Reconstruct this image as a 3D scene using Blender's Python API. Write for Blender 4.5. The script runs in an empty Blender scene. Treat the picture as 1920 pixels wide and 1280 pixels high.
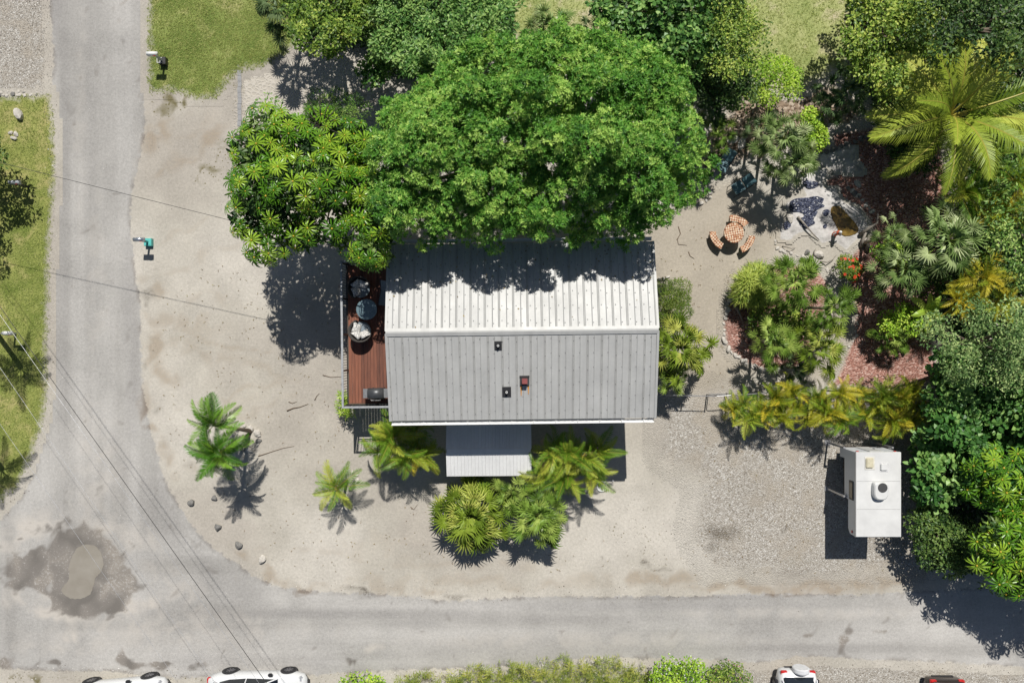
import bpy, bmesh, math, random
import numpy as np
from mathutils import Vector, Matrix, Euler
random.seed(7); RNG = np.random.default_rng(7)
sc = bpy.context.scene
C = sc.collection
R = math.radians
# ------------------------------------------------------------------ camera, sky, sun, exposure
F, H = 1332.0, 34.0                      # focal length in photo pixels, flying height in metres
cd = bpy.data.cameras.new('camera'); cam = bpy.data.objects.new('camera', cd); C.objects.link(cam)
cam.location = (0, 0, H); cam.rotation_euler = (0, 0, 0)
cd.sensor_width = 36; cd.lens = 36 * F / 1920; cd.clip_end = 5000
sc.camera = cam
SV = Vector((0.083, 0.683, 1.0)).normalized()      # towards the sun
w = bpy.data.worlds.new('World'); sc.world = w; w.use_nodes = True
sky = w.node_tree.nodes.new('ShaderNodeTexSky'); sky.sky_type = 'NISHITA'; sky.sun_disc = False
sky.sun_elevation = math.asin(SV.z); sky.sun_rotation = math.atan2(SV.x, SV.y)
bg = w.node_tree.nodes['Background']; bg.inputs['Strength'].default_value = 0.05
w.node_tree.links.new(sky.outputs[0], bg.inputs[0])
sl = bpy.data.lights.new('sun', 'SUN'); sl.energy = 5.0; sl.angle = R(0.5); sl.color = (1.0, 0.965, 0.91)
so = bpy.data.objects.new('sun', sl); C.objects.link(so); so.rotation_euler = SV.to_track_quat('Z', 'Y').to_euler()
so.location = (5, 40, 60)
sc.view_settings.view_transform = 'Standard'; sc.view_settings.look = 'None'
sc.view_settings.exposure = 0.0; sc.view_settings.gamma = 1.0

def P(px, py, z=0.0):
    "pixel of the photograph -> point at height z"
    return Vector(((px - 960) / F * (H - z), (640 - py) / F * (H - z), z))

# ------------------------------------------------------------------ node helpers
def new_mat(name):
    m = bpy.data.materials.new(name); m.use_nodes = True
    return m, m.node_tree
class NT:
    def __init__(s, nt): s.nt = nt
    def n(s, t, **kw):
        nd = s.nt.nodes.new(t)
        for k, v in kw.items():
            if k.startswith('_'): setattr(nd, k[1:], v)
        for k, v in kw.items():
            if k.startswith('_'): continue
            key = int(k[1:]) if (k[0] == 'i' and k[1:].isdigit()) else k.replace('__', ' ')
            s.set(nd.inputs[key], v)
        return nd
    def set(s, inp, v):
        if isinstance(v, bpy.types.NodeSocket): s.nt.links.new(v, inp)
        elif isinstance(v, tuple) and len(v) == 3 and inp.type == 'RGBA': inp.default_value = (*v, 1)
        else: inp.default_value = v
    def mix(s, f, a, b, bt='MIX'):
        nd = s.nt.nodes.new('ShaderNodeMix'); nd.data_type = 'RGBA'; nd.blend_type = bt
        s.set(nd.inputs[0], f); s.set(nd.inputs[6], a); s.set(nd.inputs[7], b); return nd.outputs[2]
    def math(s, op, a, b=0.0, clamp=False):
        nd = s.nt.nodes.new('ShaderNodeMath'); nd.operation = op; nd.use_clamp = clamp
        s.set(nd.inputs[0], a); s.set(nd.inputs[1], b); return nd.outputs[0]
    def mr(s, v, a, b, c=0.0, d=1.0, smooth=False):
        nd = s.nt.nodes.new('ShaderNodeMapRange'); nd.clamp = True
        if smooth: nd.interpolation_type = 'SMOOTHSTEP'
        s.set(nd.inputs[0], v); s.set(nd.inputs[1], a); s.set(nd.inputs[2], b); s.set(nd.inputs[3], c); s.set(nd.inputs[4], d)
        return nd.outputs[0]
    def noise(s, vec, scale, detail=3.0, rough=0.55, dist=0.0):
        nd = s.n('ShaderNodeTexNoise', Scale=scale, Detail=detail, Roughness=rough, Distortion=dist)
        if vec is not None: s.nt.links.new(vec, nd.inputs['Vector'])
        return nd.outputs[0]
    def voro(s, vec, scale, feature='F1'):
        nd = s.n('ShaderNodeTexVoronoi', _feature=feature, Scale=scale)
        s.nt.links.new(vec, nd.inputs['Vector']); return nd
    def attr(s, name):
        return s.n('ShaderNodeAttribute', _attribute_name=name).outputs['Fac']
    def ramp(s, f, stops):
        nd = s.n('ShaderNodeValToRGB'); s.set(nd.inputs[0], f); e = nd.color_ramp.elements
        while len(e) < len(stops): e.new(0.5)
        for k, (p, c) in enumerate(stops): e[k].position = p; e[k].color = (*c, 1)
        return nd.outputs[0]
    def scale(s, vec, xyz):
        nd = s.n('ShaderNodeMapping'); s.nt.links.new(vec, nd.inputs[0]); nd.inputs['Scale'].default_value = xyz; return nd.outputs[0]
def bsdf(nt): return nt.nodes['Principled BSDF']
def S(r, g, b):                        # sRGB 0-255 -> linear
    f = lambda c: (c / 255 / 12.92) if c / 255 <= 0.04045 else ((c / 255 + 0.055) / 1.055) ** 2.4
    return (f(r), f(g), f(b))
def K(r, g, b, k=0.80):                # sunlit picture colour -> base colour
    return tuple(min(0.85, c * k) for c in S(r, g, b))

MATS = {}
def simple(name, col, rough=0.6, metal=0.0, var=0.12, scale=8.0, bump=0.0, spec=0.5, coat=0.0):
    "plain coloured material with procedural mottling"
    if name in MATS: return MATS[name]
    m, nt = new_mat(name); t = NT(nt); b = bsdf(nt)
    tc = t.n('ShaderNodeTexCoord').outputs['Object']
    nz = t.noise(tc, scale, 4.0, 0.6)
    v = t.mr(nz, 0.3, 0.7, 1 - var, 1 + var)
    c = t.mix(1.0, col, t.n('ShaderNodeCombineColor', Red=v, Green=v, Blue=v).outputs[0], 'MULTIPLY')
    t.set(b.inputs['Base Color'], c); b.inputs['Metallic'].default_value = metal
    t.set(b.inputs['Roughness'], t.mr(nz, 0.3, 0.7, max(0.05, rough - 0.08), min(1, rough + 0.08)))
    b.inputs['Specular IOR Level'].default_value = spec; b.inputs['Coat Weight'].default_value = coat
    if bump:
        bn = t.n('ShaderNodeBump', Strength=bump, Distance=0.02, Height=t.noise(tc, scale * 4, 4.0)); t.set(b.inputs['Normal'], bn.outputs[0])
    MATS[name] = m; return m

def leaf_mat(name, lo, mid, hi, rough=0.45, trans=0.28, per_object=False, tip=None):
    if name in MATS: return MATS[name]
    m, nt = new_mat(name); t = NT(nt); b = bsdf(nt)
    if per_object:
        r = t.n('ShaderNodeObjectInfo').outputs['Random']
        tc = t.n('ShaderNodeTexCoord').outputs['Object']
        f = t.math('ADD', t.math('MULTIPLY', r, 0.75), t.math('MULTIPLY', t.noise(tc, 6.0, 2.0), 0.3), True)
    else:
        f = t.attr('tint')
    c = t.ramp(f, [(0.0, lo), (0.5, mid), (1.0, hi)])
    if tip:
        c = t.mix(t.mr(t.attr('tip'), 0.55, 1.0, 0.0, 0.8), c, tip)
    t.set(b.inputs['Base Color'], c); b.inputs['Roughness'].default_value = rough
    b.inputs['Specular IOR Level'].default_value = 0.3
    tr = t.n('ShaderNodeBsdfTranslucent'); t.set(tr.inputs[0], t.mix(1.0, c, (1.0, 1.0, 0.45), 'MULTIPLY'))
    mx = t.n('ShaderNodeMixShader', Fac=trans)
    nt.links.new(b.outputs[0], mx.inputs[1]); nt.links.new(tr.outputs[0], mx.inputs[2])
    nt.links.new(mx.outputs[0], nt.nodes['Material Output'].inputs[0])
    MATS[name] = m; return m

# ------------------------------------------------------------------ object helpers
def tag(o, label=None, cat=None, group=None, kind=None):
    if label: o['label'] = label
    if cat: o['category'] = cat
    if group: o['group'] = group
    if kind: o['kind'] = kind
    return o
def thing(name, label, cat, loc=(0, 0, 0), rz=0.0, group=None):
    o = bpy.data.objects.new(name, None); C.objects.link(o); o.empty_display_size = 0.2
    o.location = loc; o.rotation_euler = (0, 0, rz); return tag(o, label, cat, group)
def link(name, me, parent=None, loc=(0, 0, 0), rot=(0, 0, 0), scale=(1, 1, 1)):
    o = bpy.data.objects.new(name, me); C.objects.link(o)
    if parent: o.parent = parent
    o.location = loc; o.rotation_euler = rot; o.scale = scale; return o
class MB:
    "collects polygons into one mesh"
    def __init__(s): s.v = []; s.f = []; s.m = []; s.cur = 0; s.sm = []; s.smooth = False
    def add(s, vs, fs):
        k = len(s.v); s.v += [tuple(v) for v in vs]
        for f in fs: s.f.append([k + i for i in f]); s.m.append(s.cur); s.sm.append(s.smooth)
        return s
    def box(s, x0, x1, y0, y1, z0, z1, M=None, bev=0.0):
        if bev > 0:
            b = bev; vs = []; 
            bm = bmesh.new(); bmesh.ops.create_cube(bm, size=1.0)
            for v in bm.verts:
                v.co = Vector(((x0 + x1) / 2 + v.co.x * (x1 - x0), (y0 + y1) / 2 + v.co.y * (y1 - y0), (z0 + z1) / 2 + v.co.z * (z1 - z0)))
            bmesh.ops.bevel(bm, geom=list(bm.edges), offset=b, segments=2, affect='EDGES')
            bm.verts.index_update(); vs = [v.co.copy() for v in bm.verts]; fs = [[v.index for v in f.verts] for f in bm.faces]; bm.free()
        else:
            vs = [Vector(p) for p in ((x0, y0, z0), (x1, y0, z0), (x1, y1, z0), (x0, y1, z0), (x0, y0, z1), (x1, y0, z1), (x1, y1, z1), (x0, y1, z1))]
            fs = [(3, 2, 1, 0), (4, 5, 6, 7), (0, 1, 5, 4), (1, 2, 6, 5), (2, 3, 7, 6), (3, 0, 4, 7)]
        if M is not None: vs = [M @ v for v in vs]
        return s.add(vs, fs)
    def tube(s, pts, rad, n=6, cap=True):
        pts = [Vector(p) for p in pts]; rads = rad if isinstance(rad, (list, tuple)) else [rad] * len(pts)
        vs = []; fs = []; up = None
        for i, p in enumerate(pts):
            d = (pts[min(i + 1, len(pts) - 1)] - pts[max(i - 1, 0)]).normalized()
            if up is None: up = Vector((0, 0, 1)) if abs(d.z) < 0.9 else Vector((1, 0, 0))
            a = d.cross(up).normalized(); b = a.cross(d).normalized(); up = b
            for k in range(n):
                t = 2 * math.pi * k / n; vs.append(p + (a * math.cos(t) + b * math.sin(t)) * rads[i])
        for i in range(len(pts) - 1):
            for k in range(n):
                fs.append((i * n + k, i * n + (k + 1) % n, (i + 1) * n + (k + 1) % n, (i + 1) * n + k))
        if cap: fs.append(tuple(range(n))[::-1]); fs.append(tuple((len(pts) - 1) * n + k for k in range(n)))
        return s.add(vs, fs)
    def lathe(s, prof, n=24, M=None, cap=True):
        vs = []; fs = []
        for r, z in prof:
            for k in range(n):
                t = 2 * math.pi * k / n; vs.append(Vector((r * math.cos(t), r * math.sin(t), z)))
        for i in range(len(prof) - 1):
            for k in range(n): fs.append((i * n + k, i * n + (k + 1) % n, (i + 1) * n + (k + 1) % n, (i + 1) * n + k))
        if cap: fs.append(tuple(range(n))[::-1]); fs.append(tuple((len(prof) - 1) * n + k for k in range(n)))
        if M is not None: vs = [M @ v for v in vs]
        return s.add(vs, fs)
    def prism(s, poly, z0, z1, M=None):
        n = len(poly); vs = [Vector((x, y, z0)) for x, y in poly] + [Vector((x, y, z1)) for x, y in poly]
        fs = [tuple(range(n))[::-1], tuple(range(n, 2 * n))] + [(k, (k + 1) % n, n + (k + 1) % n, n + k) for k in range(n)]
        if M is not None: vs = [M @ v for v in vs]
        return s.add(vs, fs)
    def mesh(s, name, *mats):
        me = bpy.data.meshes.new(name); me.from_pydata(s.v, [], s.f)
        for m in mats: me.materials.append(m)
        me.polygons.foreach_set('material_index', s.m); me.polygons.foreach_set('use_smooth', s.sm); me.update(); return me
    def build(s, name, mats, parent=None, **kw):
        if not isinstance(mats, (list, tuple)): mats = [mats]
        return link(name, s.mesh(name, *mats), parent, **kw)

def np_mesh(name, V, Fq, mats, attrs=None, face_attrs=None, smooth=False):
    "numpy quads / tris -> mesh"
    me = bpy.data.meshes.new(name); V = np.asarray(V, np.float32); Fq = np.asarray(Fq, np.int32); k = Fq.shape[1]
    me.vertices.add(len(V)); me.vertices.foreach_set('co', V.ravel())
    me.loops.add(Fq.size); me.loops.foreach_set('vertex_index', Fq.ravel())
    me.polygons.add(len(Fq)); me.polygons.foreach_set('loop_start', np.arange(0, Fq.size, k, dtype=np.int32))
    me.polygons.foreach_set('loop_total', np.full(len(Fq), k, np.int32))
    for m in (mats if isinstance(mats, (list, tuple)) else [mats]): me.materials.append(m)
    me.polygons.foreach_set('use_smooth', np.full(len(Fq), smooth))
    me.update(calc_edges=True)
    for nm, a in (attrs or {}).items():
        at = me.attributes.new(nm, 'FLOAT', 'POINT'); at.data.foreach_set('value', np.asarray(a, np.float32))
    for nm, a in (face_attrs or {}).items():
        at = me.attributes.new(nm, 'FLOAT', 'FACE'); at.data.foreach_set('value', np.asarray(a, np.float32))
    return me

# ------------------------------------------------------------------ 2D helpers (numpy)
def W2(poly, z=0.0): return np.array([P(x, y, z)[:2] for x, y in poly])
def sdf(poly, X, Y):
    "signed distance, positive inside"
    poly = np.asarray(poly, float); d = np.full(X.shape, 1e9); ins = np.zeros(X.shape, bool)
    for i in range(len(poly)):
        ax, ay = poly[i]; bx, by = poly[(i + 1) % len(poly)]
        ex, ey = bx - ax, by - ay; L = ex * ex + ey * ey + 1e-12
        t = np.clip(((X - ax) * ex + (Y - ay) * ey) / L, 0, 1)
        d = np.minimum(d, np.hypot(X - ax - t * ex, Y - ay - t * ey))
        c = ((ay > Y) != (by > Y)); xx = ex * (Y - ay) / (ey if abs(ey) > 1e-12 else 1e-12) + ax
        ins ^= (c & (X < xx))
    return np.where(ins, d, -d)
def _hash(ix, iy, seed):
    n = (ix * 374761393 + iy * 668265263 + seed * 974634533) & 0xffffffff
    n = ((n ^ (n >> 13)) * 1274126177) & 0xffffffff
    return ((n ^ (n >> 16)) & 0xffff) / 65535.0
def vnoise(X, Y, sc_, seed=1, octs=3):
    out = np.zeros_like(X); amp = 1.0; tot = 0
    for o in range(octs):
        x = X * sc_ * 2 ** o; y = Y * sc_ * 2 ** o
        ix = np.floor(x).astype(np.int64); iy = np.floor(y).astype(np.int64); fx = x - ix; fy = y - iy
        fx = fx * fx * (3 - 2 * fx); fy = fy * fy * (3 - 2 * fy)
        a = _hash(ix, iy, seed + o); b = _hash(ix + 1, iy, seed + o); c = _hash(ix, iy + 1, seed + o); d = _hash(ix + 1, iy + 1, seed + o)
        out += amp * ((a * (1 - fx) + b * fx) * (1 - fy) + (c * (1 - fx) + d * fx) * fy); tot += amp; amp *= 0.5
    return out / tot
def sstep(x, a, b):
    t = np.clip((x - a) / (b - a), 0, 1); return t * t * (3 - 2 * t)
# ================================================================== THE GROUND
ROAD = [(92,0),(98,60),(100,120),(95,170),(97,215),(103,260),(108,310),(103,370),(98,450),(96,530),(93,600),(91,660),(92,720),(90,770),(82,815),(66,880),(40,930),(2,972),
 (-420,1060),(-420,1262),(0,1252),(100,1258),(200,1258),(330,1272),(420,1266),(600,1264),(760,1256),(900,1252),(1000,1246),(1130,1232),(1300,1236),(1420,1242),(1500,1230),(1620,1236),(1750,1240),(1920,1250),(2350,1265),
 (2350,1075),(1920,1096),(1700,1108),(1600,1114),(1500,1112),(1400,1112),(1300,1116),(1150,1117),(1000,1116),(850,1126),(720,1112),(600,1108),(540,1101),(500,1090),(470,1074),(432,1047),(400,1026),(375,1001),(345,960),(320,920),(303,880),(290,830),(278,780),(268,720),(265,640),(263,560),(256,520),(249,460),(245,400),(250,350),(256,330),(262,300),(272,250),(274,220),(270,200),(276,150),(277,100),(274,50),(278,0),(280,-420),(84,-420)]
LAWN_W = [(-420,180),(60,182),(92,176),(97,215),(102,262),(104,310),(99,370),(93,450),(91,530),(88,600),(86,660),(87,720),(84,770),(72,812),(52,872),(28,915),(-5,945),(-420,1030)]
LAWN_N = [(280,-420),(620,-420),(580,40),(535,100),(500,122),(452,132),(430,150),(405,184),(372,186),(345,176),(312,170),(285,172),(278,150),(280,100),(277,50),(281,0)]
LAWN_NE = [(930,-420),(1680,-420),(1620,60),(1590,120),(1530,150),(1490,175),(1400,150),(1250,140),(1100,120),(1000,90),(930,60)]
MULCH_E = [(1560,250),(1640,240),(1760,260),(1790,420),(1770,560),(1745,640),(1760,700),(1720,735),(1560,722),(1578,690),(1597,640),(1604,600),(1600,560),(1590,530),(1582,505),(1600,475),(1640,435),(1628,408),(1600,392),(1575,380),(1566,362),(1548,350),(1548,332),(1570,330)]
MULCH_BED = [(1378,522),(1366,560),(1357,605),(1360,640),(1372,660),(1392,675),(1420,690),(1450,692),(1490,691),(1520,672),(1535,620),(1548,580),(1552,530),(1530,502),(1490,497),(1430,500)]
LITTER = [(1410,150),(1480,175),(1560,150),(1620,200),(1600,260),(1540,300),(1480,270),(1420,290),(1330,330),(1290,320),(1330,250)]
GRAVEL = [[(-420,-420),(100,-420),(92,178),(-420,182)],
          [(1240,742),(1330,736),(1440,770),(1720,800),(1720,1072),(1500,1080),(1340,1065),(1300,1000),(1320,900),(1240,850)],
          [(1400,1244),(1500,1232),(1620,1238),(1750,1242),(1920,1252),(2350,1265),(2350,1420),(1400,1420)]]
PATH = [[(1210,430),(1300,370),(1380,330),(1450,420),(1480,470),(1390,520),(1362,560),(1352,620),(1370,668),(1420,695),(1330,735),(1236,737),(1228,560)], [(1500,560),(1604,560),(1600,640),(1570,700),(1480,710),(1450,690)]]
# (px, py, rx, ry, amount, rotation)
DIRT = [(285,660,24,40,.9,0),(300,700,40,22,.7,10),(330,600,90,18,.5,8),(390,560,70,14,.35,10),(280,780,16,60,.7,-8),(310,850,14,50,.6,-20),(352,880,22,12,.5,0),(300,250,40,22,.8,-40),(390,270,50,14,.8,-38),(330,310,60,14,.6,-20),(300,540,16,14,.7,0),(270,520,12,10,.5,0),
 (420,640,170,7,.45,14),(430,672,170,8,.4,17),(450,735,150,7,.4,-16),(470,770,150,7,.35,-18),(380,480,120,8,.35,-24),(350,430,90,7,.35,-30),(620,1040,200,8,.3,3),(900,1060,260,9,.3,-1),(350,260,70,35,.35,-40),(520,1096,40,8,.9,25),(560,1100,30,9,.8,15),(620,1098,60,8,.45,3),(680,1085,50,10,.35,0),(730,1098,60,12,.5,0),(800,1092,80,12,.4,0),(900,1088,80,10,.4,0),(780,1110,60,8,.8,0),(1000,1096,90,9,.5,0),(1120,1085,80,12,.4,0),(1200,1080,70,10,.8,0),(1260,1085,60,12,.7,4),(1380,1102,90,9,1.0,-2),(1470,1102,90,10,1.0,0),(1560,1095,110,14,.9,0),(1650,1088,90,14,.7,0),(1720,1080,60,16,.5,0),(1250,1074,40,6,.6,0),(460,1040,30,8,.6,35),(500,1075,26,7,.7,30),
 (380,660,110,20,.35,12),(430,760,90,16,.3,-20),(560,560,80,40,.25,0),(1350,800,60,30,.2,0),(700,1020,100,30,.25,0)]
DARK = [(1350,1000,30,18,.9,15),(1345,1030,20,12,.6,0),(1465,992,9,8,.8,0),(1487,992,8,7,.5,0),(1210,1055,10,7,.8,0),(1240,1064,30,4,.7,2),(1130,1045,18,4,.5,20),(1400,930,60,60,.25,0),(1300,850,60,60,.2,0),(280,548,14,10,.6,0),(275,560,9,8,.6,0),(300,770,10,8,.5,0),(375,850,14,10,.4,0),(345,876,10,10,.5,0),(690,1112,30,6,.9,5),(660,1106,20,5,.6,15),(1100,1118,60,5,.5,0),(860,1120,30,5,.6,0),(270,690,8,14,.6,0),(290,870,10,8,.4,0),(1660,1010,50,20,.3,0),(1490,1065,40,10,.4,0)]
WEED = [(330,190,50,18,1,10),(300,205,25,14,.8,0),(390,330,30,24,.9,0),(425,300,30,40,.7,0),(370,230,30,12,.3,0),(455,190,40,40,.6,0),(1160,985,26,26,.7,0),(1215,1000,30,20,.5,0),(1240,1062,40,7,.8,0),(1500,1050,50,14,.4,0),(1620,985,40,40,.3,0),(640,1272,60,14,.8,0),(60,1274,70,10,.9,0),(350,1276,60,12,.6,0),(1390,1262,40,20,.5,0),(1128,935,50,20,.35,0),(1148,885,20,30,.2,0),(870,1262,200,10,.9,0)]
WET = [(70,1070,62,36,1.2,0),(150,1060,75,60,1.2,0),(215,1085,50,30,1.1,10),(170,1125,60,26,1.1,0),(135,1085,50,40,1,0),(95,1075,60,30,1,0),(80,1065,62,30,1,-20),(130,1030,45,36,1,0),(175,1020,34,26,1,20),(200,1030,20,32,.9,-25),(60,1085,50,22,1,0),(170,1090,55,50,.9,0),(225,1095,38,18,.8,10),(110,1120,18,24,.8,0),(150,1130,50,18,.9,0),(30,1070,25,14,.7,0),(240,1240,26,10,.7,25),(225,1225,10,16,.6,0),(290,1245,40,9,.6,4),(370,1248,20,9,.6,0),(100,1240,14,7,.6,0),(8,1240,22,16,.7,30),(1580,1205,12,22,.8,20),(1512,1190,10,5,.7,0),(1655,1184,14,5,.6,0),(1590,1185,10,10,.7,0),(655,1240,14,9,.5,0)]
DUST = [(300,1180,260,40,.45,0),(180,880,50,140,.4,0),(60,990,60,30,.8,-20),(20,1020,40,40,.6,0),(210,1000,60,30,.7,30),(250,1135,50,16,1,-6),(110,1150,50,18,.9,10),(90,1130,30,20,.8,0),(30,1120,40,20,.7,0),(130,1195,16,18,.9,0),(140,1210,140,20,.4,0),(330,1100,90,40,.4,40),(270,1010,40,20,.5,40),(700,1215,16,10,.6,0),(1100,1200,400,18,.35,0),(1500,1150,300,14,.35,0),(500,1180,300,30,.2,0),(180,500,20,300,.25,0),(150,200,14,300,.25,0),(260,420,8,200,.4,0)]
ROADDARK = [(120,400,12,500,.5,0),(240,560,14,120,.6,0),(250,700,14,120,.6,2),(170,350,14,400,.25,0),(105,20,12,60,.8,0),(110,90,10,40,.5,0),(650,1150,300,10,.6,0),(1200,1135,300,10,.7,0),(1000,1160,300,8,.4,0),(780,1165,60,12,.4,0),(1300,1120,200,8,.7,0),(440,1100,80,30,.35,35),(300,950,40,80,.35,-25),(500,1240,300,14,.35,0),(1600,1215,200,8,.4,0)]
def blobs(lst, X, Y):
    out = np.zeros_like(X)
    for px, py, rx, ry, a, rot in lst:
        c = P(px, py); s_ = H / F; cx, cy = math.cos(R(-rot)), math.sin(R(-rot))
        dx = X - c.x; dy = Y - c.y
        u = (dx * cx + dy * cy) / (rx * s_); v = (-dx * cy + dy * cx) / (ry * s_)
        out = np.maximum(out, a * np.exp(-(u * u + v * v) ** 1.3 * 0.9))
    return out
def paint(X, Y):
    wx = X + (vnoise(X, Y, 1.1, 5) - .5) * 0.9 ; wy = Y + (vnoise(X, Y, 1.1, 9) - .5) * 0.9
    pa = np.zeros_like(X)
    for p in PATH: pa = np.maximum(pa, sstep(sdf(W2(p), wx, wy), -0.5, 0.5))
    n1 = vnoise(wx, wy, 0.22, 21, 4); n2 = vnoise(wx + wy * .3, wy - wx * .3, 1.0, 31, 3); n3 = vnoise(wx * .8 + wy * .6, wy * .8 - wx * .6, 2.4, 41, 3)
    return dict(path=pa, dirt=blobs(DIRT, wx, wy), dark=blobs(DARK, wx, wy), weed=blobs(WEED, wx, wy), n1=n1, n2=n2, n3=n3)
def sand_group():
    g = bpy.data.node_groups.new('sand', 'ShaderNodeTree')
    g.interface.new_socket('Color', in_out='OUTPUT', socket_type='NodeSocketColor')
    g.interface.new_socket('Height', in_out='OUTPUT', socket_type='NodeSocketFloat')
    t = NT(g); pos = t.n('ShaderNodeNewGeometry').outputs['Position']
    fine = t.noise(pos, 8.0, 5.0, 0.85); n2 = t.attr('n2'); n3 = t.attr('n3')
    c = t.ramp(t.attr('n1'), [(0.3, K(184, 177, 166)), (0.5, K(193, 187, 175)), (0.7, K(204, 198, 187))])
    c = t.mix(t.attr('path'), c, K(182, 173, 158))
    v = t.math('ADD', t.mr(n2, 0.2, 0.8, 0.91, 1.07), t.mr(fine, 0.25, 0.75, -0.24, 0.24))
    c = t.mix(1.0, c, t.n('ShaderNodeCombineColor', Red=v, Green=v, Blue=v).outputs[0], 'MULTIPLY')
    df = t.mr(t.math('MULTIPLY', t.attr('dirt'), t.math('MULTIPLY', t.mr(n3, 0.25, 0.6, 0.2, 1.3), t.mr(fine, 0.32, 0.6, 0.45, 1.25))), 0.12, 0.95, 0.0, 0.6)
    c = t.mix(df, c, t.mix(t.mr(fine, 0.3, 0.7), K(144, 128, 108), K(176, 159, 137)))
    kf = t.mr(t.math('MULTIPLY', t.attr('dark'), t.mr(fine, 0.35, 0.6, 0.2, 1.3)), 0.2, 0.9, 0.0, 0.8)
    c = t.mix(kf, c, K(84, 76, 66))
    vv = t.voro(pos, 6.0); sp = t.mr(vv.outputs['Distance'], 0.10, 0.26, 1.0, 0.0)
    wf = t.math('MULTIPLY', t.mr(t.math('MULTIPLY', t.attr('weed'), t.math('ADD', sp, t.mr(n3, 0.45, 0.7, 0.0, 0.7))), 0.25, 0.6), 0.85)
    c = t.mix(wf, c, t.mix(fine, K(86, 84, 44), K(130, 118, 72)))
    spk = t.math('MULTIPLY', t.mr(vv.outputs['Distance'], 0.05, 0.11, 1.0, 0.0), t.mr(t.n('ShaderNodeSeparateColor', Color=vv.outputs['Color']).outputs[1], 0.965, 0.975))
    c = t.mix(t.math('MULTIPLY', spk, 0.6), c, K(90, 78, 64))
    out = t.n('NodeGroupOutput'); t.set(out.inputs[0], c); t.set(out.inputs[1], fine); return g
SAND = sand_group()
def sand_node(t):
    nd = t.n('ShaderNodeGroup', _node_tree=SAND); return nd.outputs[0], nd.outputs[1]
def edge_mat(name, fn, soft=0.16, ragged=0.5, nscale=3.0, rough=0.9, bump=0.5):
    "surface that breaks up into the sand at its edge"
    m, nt = new_mat(name); t = NT(nt); b = bsdf(nt)
    pos = t.n('ShaderNodeNewGeometry').outputs['Position']
    sc_, sh = sand_node(t); col, hgt, rg = fn(t, pos)
    e = t.math('ADD', t.attr('edge'), t.math('MULTIPLY', t.math('SUBTRACT', t.noise(pos, nscale, 3.0, 0.75), 0.5), ragged))
    f = t.mr(e, -soft * 0.3, soft)
    t.set(b.inputs['Base Color'], t.mix(f, sc_, col)); t.set(b.inputs['Roughness'], rg if rg is not None else rough)
    b.inputs['Specular IOR Level'].default_value = 0.25
    bn = t.n('ShaderNodeBump', Strength=bump, Distance=0.03, Height=hgt); t.set(b.inputs['Normal'], bn.outputs[0])
    return m
def grid_sheet(name, poly, z, cell, mat, extra=None, margin=0.35, kind='structure', zfun=None):
    Q = W2(poly); x0, y0 = Q.min(0) - margin - cell; x1, y1 = Q.max(0) + margin + cell
    xs = np.arange(x0, x1, cell); ys = np.arange(y0, y1, cell); X, Y = np.meshgrid(xs, ys); d = sdf(Q, X, Y)
    keep = d > -margin; q = keep[:-1, :-1] | keep[1:, :-1] | keep[:-1, 1:] | keep[1:, 1:]
    idx = np.arange(X.size).reshape(X.shape); j, i = np.nonzero(q)
    Fq = np.stack([idx[j, i], idx[j, i + 1], idx[j + 1, i + 1], idx[j + 1, i]], 1)
    used = np.unique(Fq); mp = np.full(X.size, -1); mp[used] = np.arange(len(used)); Fq = mp[Fq]
    x = X.ravel()[used]; y = Y.ravel()[used]; dd = d.ravel()[used]
    zz = np.full(len(x), z) if zfun is None else z + zfun(x, y, dd)
    at = paint(x, y); at['edge'] = dd
    if extra: at.update(extra(x, y))
    o = link(name, np_mesh(name, np.stack([x, y, zz], 1), Fq, mat, at)); o['kind'] = kind; return o

# -- ground sheet: fine grid in the middle, skirt out to the horizon
m, nt = new_mat('sandy_ground'); t = NT(nt); b = bsdf(nt); c_, h_ = sand_node(t)
t.set(b.inputs['Base Color'], c_); b.inputs['Roughness'].default_value = 0.95; b.inputs['Specular IOR Level'].default_value = 0.15
t.set(b.inputs['Normal'], t.n('ShaderNodeBump', Strength=0.55, Distance=0.03, Height=h_).outputs[0])
cell = 0.13; xs = np.arange(-27, 27.01, cell); ys = np.arange(-19, 19.01, cell)
xs = np.concatenate([[-1500, -200, -60], xs, [60, 200, 1500]]); ys = np.concatenate([[-1500, -200, -60], ys, [60, 200, 1500]])
X, Y = np.meshgrid(xs, ys); idx = np.arange(X.size).reshape(X.shape)
Fq = np.stack([idx[:-1, :-1].ravel(), idx[:-1, 1:].ravel(), idx[1:, 1:].ravel(), idx[1:, :-1].ravel()], 1)
ga = paint(X.ravel(), Y.ravel()); far = (np.abs(X.ravel()) > 26.8) | (np.abs(Y.ravel()) > 18.8)
for k_ in ('n1', 'n2', 'n3'): ga[k_][far] = 0.5
tag(link('ground', np_mesh('ground', np.stack([X.ravel(), Y.ravel(), np.zeros(X.size)], 1), Fq, m, ga)), kind='structure')

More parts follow.
